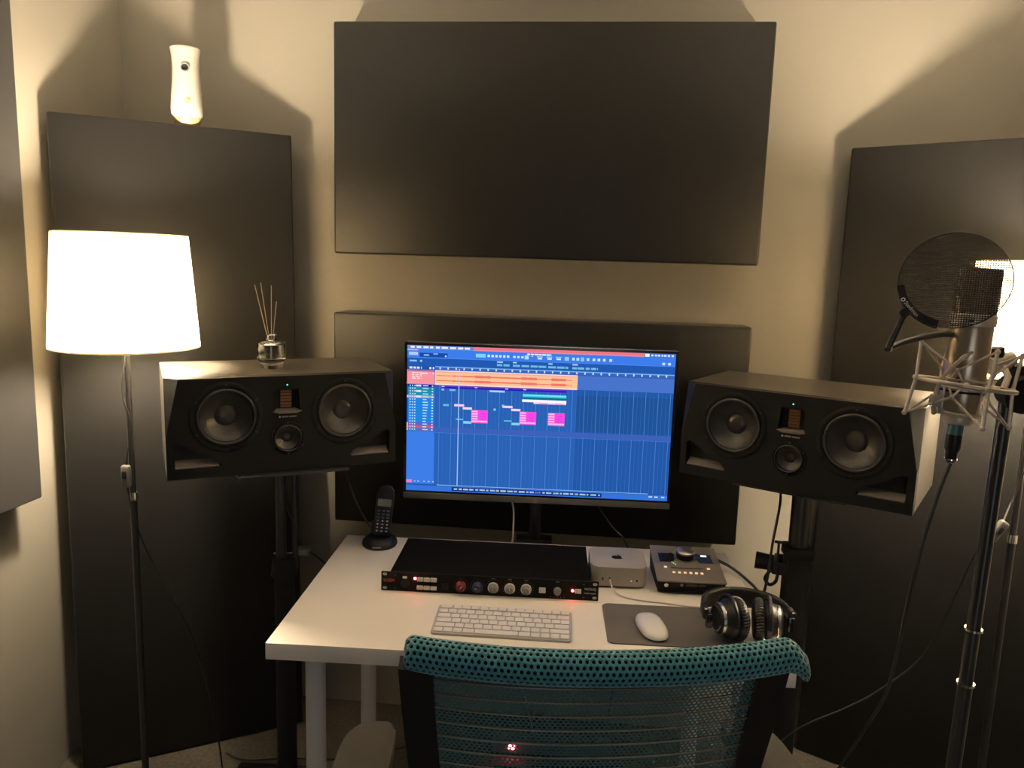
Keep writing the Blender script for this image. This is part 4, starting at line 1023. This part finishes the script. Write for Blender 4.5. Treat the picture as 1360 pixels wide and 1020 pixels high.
# plug and cable
pl = thing('cable_plug', 'black plug with teal ring under the studio microphone', 'plug', (MX, MY, MZ), 0, rot=(0, math.radians(2.0), 0))
MB().cyl((0, 0, -0.030), (0, 0, -0.0145), 0.0098, n=24).build('plug_ring', 'teal_ring', pl)
MB().lathe([(0, -0.030), (0.0102, -0.030), (0.0102, -0.050), (0.0075, -0.056), (0.0075, -0.066), (0.0045, -0.070), (0, -0.070)], 24).build('plug_body', 'black_plastic', pl)
MB().cyl((0, 0, -0.0665), (0, 0, -0.0645), 0.0082, n=24).build('plug_trim', 'chrome', pl)
cable('microphone_cable', [(0.6215, -1.178, 1.207), (0.612, -1.178, 1.17), (0.600, -1.175, 1.10), (0.594, -1.17, 1.03), (0.602, -1.14, 0.97), (0.62, -1.09, 0.90), (0.645, -1.02, 0.82), (0.672, -0.93, 0.71), (0.675, -0.84, 0.58), (0.66, -0.76, 0.42), (0.655, -0.72, 0.22), (0.66, -0.70, 0.05), (0.70, -0.62, 0.005), (0.78, -0.52, 0.005)], 0.0032, 'black microphone cable hanging down from the studio microphone')

# wire shock mount around the mic
sm = thing('shock_mount', 'nickel wire spider cradle around the base of the microphone', 'shock mount', (MX, MY, MZ), 0, rot=(math.radians(-2), math.radians(6), 0))
def cp(r, deg, z): return Vector((r*math.cos(math.radians(deg)), r*math.sin(math.radians(deg)), z))
RZ_ = 0.040
ringp = [cp(0.061, 360*k/40, RZ_) for k in range(40)]
MB().tube(ringp, 0.0031, 10, True).build('outer_ring', 'nickel', sm)
post_deg = (180, 270, 0, 90)
tops, bots = [], []
for dg in post_deg:
    a, b, c_ = cp(0.067, dg, 0.090), cp(0.064, dg, RZ_), cp(0.070, dg, -0.010)
    p_ = MB().tube([a, b, c_], 0.0025, 8).sphere(a, 0.0036, 10).sphere(c_, 0.0038, 10).sphere(b, 0.0046, 10).build('post', 'nickel', sm)
    tops.append(a); bots.append(c_)
for i in range(4):
    j = (i+1) % 4
    dm = (post_deg[i]+((post_deg[j]-post_deg[i]) % 360)/2)
    for (P0, P1, zk, zk2) in ((tops[i], tops[j], 0.058, 0.046), (bots[i], bots[j], 0.022, 0.034)):
        k0 = cp(0.0335, dm, zk)
        MB().tube([P0, k0+(P0-k0)*0.02, k0], 0.0017, 6).tube([k0, P1], 0.0017, 6).sphere(k0, 0.0034, 8).build('elastic_cord', 'elastic', sm)
        MB().tube([k0, cp(0.0300, dm-14, zk2)], 0.0016, 6).tube([k0, cp(0.0300, dm+14, zk2)], 0.0016, 6).build('inner_hook', 'nickel', sm)
for z in (0.046, 0.034, 0.0):
    MB().tube([cp(0.0300, 360*k/36, z) for k in range(36)], 0.0018, 8, True).build('inner_ring', 'nickel', sm)
for dg in (200, 290, 20, 110):
    MB().tube([cp(0.0302, dg, 0.047), cp(0.0310, dg, 0.02), cp(0.0300, dg, -0.002)], 0.0018, 6).build('inner_rib', 'nickel', sm)
MB().box((-0.038, -0.010, 0.014), (0.012, 0.014, 0.016), 0.003).cyl((-0.038, -0.010, 0.005), (-0.037, -0.014, -0.004), 0.0035, n=10).cyl((-0.030, -0.014, 0.004), (-0.030, -0.016, -0.003), 0.0035, n=10).build('clamp_block', 'chair_grey', sm)
MB().tube(smooth_path([(-0.012, -0.030, 0.086), (-0.024, -0.026, 0.072), (-0.037, -0.020, 0.050), (-0.039, -0.012, 0.030), (-0.038, -0.010, 0.020)]), [0.0022]*4+[0.0034]*4+[0.0024]*25, 8).build('locking_lever', 'nickel', sm)
# swivel to the stand
MB().tube([(0.058, 0.012, RZ_), (0.066, 0.022, 0.058), (0.062, 0.034, 0.072)], 0.0045, 8).build('swivel_stem', 'nickel', sm)
MB().cyl((0.048, 0.040, 0.068), (0.070, 0.046, 0.080), 0.0135, n=24).cyl((0.070, 0.046, 0.080), (0.080, 0.048, 0.084), 0.010, n=20).build('swivel_joint', 'nickel', sm)
MB().cyl((0.055, 0.042, 0.083), (0.052, 0.041, 0.096), 0.010, n=16).build('swivel_knob', 'black_plastic', sm)

# microphone stand
ms_ = thing('microphone_stand', 'black boom microphone stand at right, carrying the microphone', 'microphone stand', (0.700, -1.128, 0), 0)
a0, a1 = Vector((-0.006, 0, 0.10)), Vector((0.016, 0.008, 1.318))
MB().tube([a0, a0.lerp(a1, 0.62)], 0.0105, 16).build('lower_tube', 'black_metal', ms_)
MB().tube([a0.lerp(a1, 0.60), a1], 0.0098, 16).build('upper_tube', 'black_metal', ms_)
for f in (0.618, 0.69):
    c_ = a0.lerp(a1, f); MB().cyl(c_-Vector((0, 0, 0.002)), c_+Vector((0, 0, 0.002)), 0.0126, n=20).build('joint_ring', 'chrome', ms_)
MB().cyl((0.026, -0.018, 1.300), (0.026, 0.016, 1.306), 0.026, n=32).build('clutch_disc', 'matte_black', ms_)
MB().box((0.020, 0.004, 1.322), (0.022, 0.018, 0.040), 0.005).build('clutch_body', 'black_plastic', ms_)
MB().tube([(0.000, 0.018, 1.346), (0.050, 0.022, 1.322), (0.36, 0.05, 1.20)], 0.0098, 14).build('boom_tube', 'black_metal', ms_)
MB().tube([(-0.012, 0.010, 1.356), (0.038, 0.012, 1.334)], 0.0055, 10).build('thread_adapter', 'nickel', ms_)
MB().sphere((0.042, -0.004, 1.345), 0.012, 12, (1, 0.8, 0.8)).build('wing_nut', 'chair_grey', ms_)
MB().cyl((-0.006, 0, 0.05), (-0.006, 0, 0.13), 0.02, n=20).build('hub', 'black_plastic', ms_)
for k in range(3):
    a = 2*PI*k/3+0.5
    MB().tube([(-0.006+0.015*math.cos(a), 0.015*math.sin(a), 0.12), (-0.006+0.27*math.cos(a), 0.27*math.sin(a), 0.012)], 0.008, 10).sphere((-0.006+0.27*math.cos(a), 0.27*math.sin(a), 0.012), 0.012, 10).build('leg', 'black_metal', ms_)

# pop filter
PCX = Vector((0.556, -1.275, 1.459))
pf = thing('pop_filter', 'round dark metal mesh pop filter in front of the microphone', 'pop filter', PCX, 0, rot=(math.radians(-20), 0, math.radians(-24)))
R_ = 0.0615
scn = MB(); pitch = 0.0027; nW = int(R_*2/pitch)
for k in range(nW+1):
    q = -R_+0.0006+k*pitch
    if abs(q) >= R_-0.0008: continue
    h_ = math.sqrt(R_*R_-q*q)
    scn.box((0, 0, q), (2*h_, 0.0006, 0.0012))
    scn.box((q, 0.0006, 0), (0.0010, 0.0006, 2*h_))
sc_o = scn.build('mesh_screen', 'screen_metal', pf, 0); sc_o['kind'] = 'stuff'
MB().tube([(R_*math.cos(2*PI*k/64), 0, R_*math.sin(2*PI*k/64)) for k in range(64)], 0.0008, 6, True).build('rim', 'black_metal', pf)
arc = []
for k in range(15):
    a = math.radians(190+ (258-190)*k/14); arc.append((a))
outer = [((R_+0.0022)*math.cos(a), (R_+0.0022)*math.sin(a)) for a in arc]; inner = [((R_-0.0065)*math.cos(a), (R_-0.0065)*math.sin(a)) for a in reversed(arc)]
clip = MB().prism(outer+inner, -0.004, 0.004, FX).build('clip', 'black_plastic', pf)
ac = math.radians(222)
TM = Matrix.Translation((R_*0.965*math.cos(ac), -0.0041, R_*0.965*math.sin(ac))) @ Matrix.Rotation(-(ac+PI/2-2*PI) , 4, 'Y') @ FX
text_part('clip_lettering', 'Stedman', 0.0068, 'white_print', clip, TM @ Matrix.Translation((0.002, 0, 0)))
MB().lathe([(0.0026, 0.0001), (0.0026, 0.0004), (0.0014, 0.0004), (0.0014, 0.0001)], 16, TM @ Matrix.Translation((-0.0135, 0.0002, 0))).build('clip_emblem', 'white_print', clip)
MB().box((0, 0, 0), (0.010, 0.010, 0.016), 0.002, 2, Matrix.Translation((1.06*R_*math.cos(ac), 0.001, 1.06*R_*math.sin(ac))) @ Matrix.Rotation(math.radians(42), 4, 'Y')).build('arm_socket', 'black_plastic', pf)
g0 = Vector((1.10*R_*math.cos(ac), 0.001, 1.10*R_*math.sin(ac)))
inv = (Matrix.Translation(PCX) @ Euler((math.radians(-20), 0, math.radians(-24))).to_matrix().to_4x4()).inverted()
w2 = lambda p: inv @ Vector(p)
pts = [g0, g0.lerp(w2((0.488, -1.27, 1.371)), 0.55), w2((0.488, -1.27, 1.371))]
MB().tube(pts, 0.0040, 10).build('gooseneck_arm', 'black_metal', pf)
MB().tube(smooth_path([w2((0.488, -1.27, 1.371)), w2((0.520, -1.245, 1.379)), w2((0.560, -1.215, 1.385)), w2((0.600, -1.185, 1.386)), w2((0.640, -1.135, 1.375)), w2((0.668, -1.118, 1.352))]), 0.0040, 10).sphere(w2((0.488, -1.27, 1.371)), 0.0045, 10).build('gooseneck', 'black_metal', pf)
MB().cyl(w2((0.488, -1.270, 1.371)), w2((0.491, -1.268, 1.3715)), 0.0047, n=12).build('gooseneck_tip', 'chrome', pf)

# ------------------------------------------------------------------ clamp holder on the right speaker stand
hh = thing('clamp_holder', 'black clamp hook with cable on the right speaker stand', 'clamp', (0.67, -0.335, 0.72), -0.30)
MB().box((-0.02, -0.036, 0), (0.05, 0.014, 0.030), 0.004).box((-0.02, 0.036, 0), (0.05, 0.014, 0.030), 0.004).box((-0.050, 0, 0), (0.014, 0.086, 0.030), 0.004).build('clamp_jaw', 'black_plastic', hh)
MB().cyl((-0.056, -0.01, 0.004), (-0.100, -0.012, 0.006), 0.020, 0.022, n=24).build('clamp_knob', 'black_plastic', hh)
MB().tube([(-0.045, -0.035, 0.014), (-0.045, -0.035, 0.070)], 0.0032, 8).tube([(-0.055, -0.035, 0.070), (-0.028, -0.035, 0.070)], 0.004, 8).build('thumb_screw', 'black_metal', hh)
MB().tube(smooth_path([(-0.06, -0.02, -0.012), (-0.072, -0.022, -0.036), (-0.060, -0.024, -0.050), (-0.046, -0.022, -0.040), (-0.042, -0.02, -0.016)]), 0.0042, 8).build('hook', 'black_plastic', hh)

# ------------------------------------------------------------------ cables
cable('speaker_cable', [(0.655, -0.20, 1.00), (0.630, -0.26, 0.94), (0.618, -0.33, 0.89), (0.598, -0.37, 0.80), (0.583, -0.40, 0.70), (0.56, -0.42, 0.60), (0.55, -0.36, 0.35), (0.56, -0.2, 0.006)], 0.0034, 'black cable hanging from right speaker behind the clamp hook')
cable('interface_cable', [dw(0.435, 0.462, DZ+0.03), dw(0.452, 0.480, DZ+0.024), dw(0.480, 0.455, DZ+0.018), dw(0.508, 0.40, DZ+0.008), dw(0.518, 0.34, DZ+0.004), dw(0.524, 0.27, DZ-0.03), dw(0.53, 0.24, DZ-0.12), dw(0.53, 0.25, 0.30), dw(0.46, 0.4, 0.006)], 0.0036, 'thick black cable curling from audio interface over desk edge')
cable('headphone_cable', [dw(0.428, 0.318, DZ+0.010), dw(0.428, 0.300, DZ+0.008), dw(0.435, 0.275, DZ+0.005), dw(0.442, 0.250, DZ+0.006), dw(0.445, 0.215, DZ+0.010), dw(0.44, 0.19, DZ+0.012)], 0.0030, 'short black cable from audio interface front to headphones')
cable('usb_cable', [dw(0.179, 0.333, DZ+0.022), dw(0.180, 0.322, DZ+0.019), dw(0.186, 0.305, DZ+0.009), dw(0.205, 0.288, DZ+0.0025), dw(0.245, 0.272, DZ+0.0022), dw(0.30, 0.262, DZ+0.0022), dw(0.345, 0.253, DZ+0.0022), dw(0.40, 0.252, DZ+0.0022)], 0.0018, 'thin white cable from silver computer across the desk', 'cable_white')
cable('display_cable', [(-0.075, -0.235, 0.90), (-0.078, -0.245, 0.84), (-0.068, -0.26, 0.80), (-0.066, -0.275, 0.74), (-0.07, -0.27, 0.60), (-0.05, -0.16, 0.30), (0.0, -0.05, 0.006)], 0.0024, 'pale cable hanging straight down behind the computer monitor', 'cable_white')
cable('power_cable', [(0.130, -0.235, 0.88), (0.155, -0.24, 0.83), (0.20, -0.27, 0.775), (0.235, -0.295, 0.745), (0.25, -0.26, 0.66), (0.24, -0.14, 0.30), (0.22, -0.05, 0.006)], 0.0022, 'dark cable slanting down behind silver computer from the monitor')
cable('phone_cable', [(-0.56, -0.20, 0.95), (-0.545, -0.25, 0.90), (-0.510, -0.29, 0.83), (-0.465, -0.32, 0.768), (-0.430, -0.345, 0.745)], 0.0024, 'black cable running down to the phone cradle from left')
cable('stand_cable', [(-0.665, -0.26, 1.02), (-0.690, -0.30, 0.90), (-0.680, -0.345, 0.82), (-0.650, -0.36, 0.755), (-0.625, -0.372, 0.705)], 0.0022, 'thin cable looping behind the left speaker stand')
cable('floor_cable', [(-0.90, -0.275, 0.004), (-0.85, -0.296, 0.004), (-0.79, -0.290, 0.004), (-0.72, -0.272, 0.004), (-0.62, -0.262, 0.004), (-0.50, -0.24, 0.004), (-0.34, -0.14, 0.004)], 0.0026, 'black cable lying on the carpet below the left panel')
adp = thing('plug_adapter', 'small grey plug adapter hanging beside the left speaker stand', 'adapter', (-0.618, -0.38, 0.690), 0.1)
MB().box((0, 0, 0), (0.036, 0.024, 0.022), 0.002).build('housing', 'grey_plastic', adp)
MB().box((0, -0.0125, 0), (0.026, 0.002, 0.012), 0.0008).build('face_plate', 'grey_print', adp)
MB().tube(smooth_path([(-0.018, 0, -0.002), (-0.045, -0.004, -0.006), (-0.075, -0.010, -0.004)]), 0.0022, 8).build('lead', 'cable_white', adp)
MB().tube(smooth_path([(0.018, 0, 0), (0.05, 0.01, -0.03), (0.10, 0.08, -0.12), (0.14, 0.2, -0.3)]), 0.0022, 8).build('lead', 'cable_black', adp)

ps = thing('power_strip', 'power strip with red light on the floor under the desk', 'power strip', (0.06, -0.125, 0), 0.05)
MB().box((0, 0, 0.024), (0.36, 0.055, 0.042), 0.006).build('housing', 'grey_plastic', ps)
for k in range(5):
    MB().lathe([(0.019, 0), (0.019, 0.0015), (0.0165, 0.0018), (0.016, -0.004), (0, -0.004)], 24, Matrix.Translation((-0.075+0.045*k, 0, 0.0455))).build('outlet', 'black_plastic', ps)
MB().box((-0.122, -0.029, 0.028), (0.018, 0.006, 0.018), 0.002).build('lit_switch', 'led_red', ps)
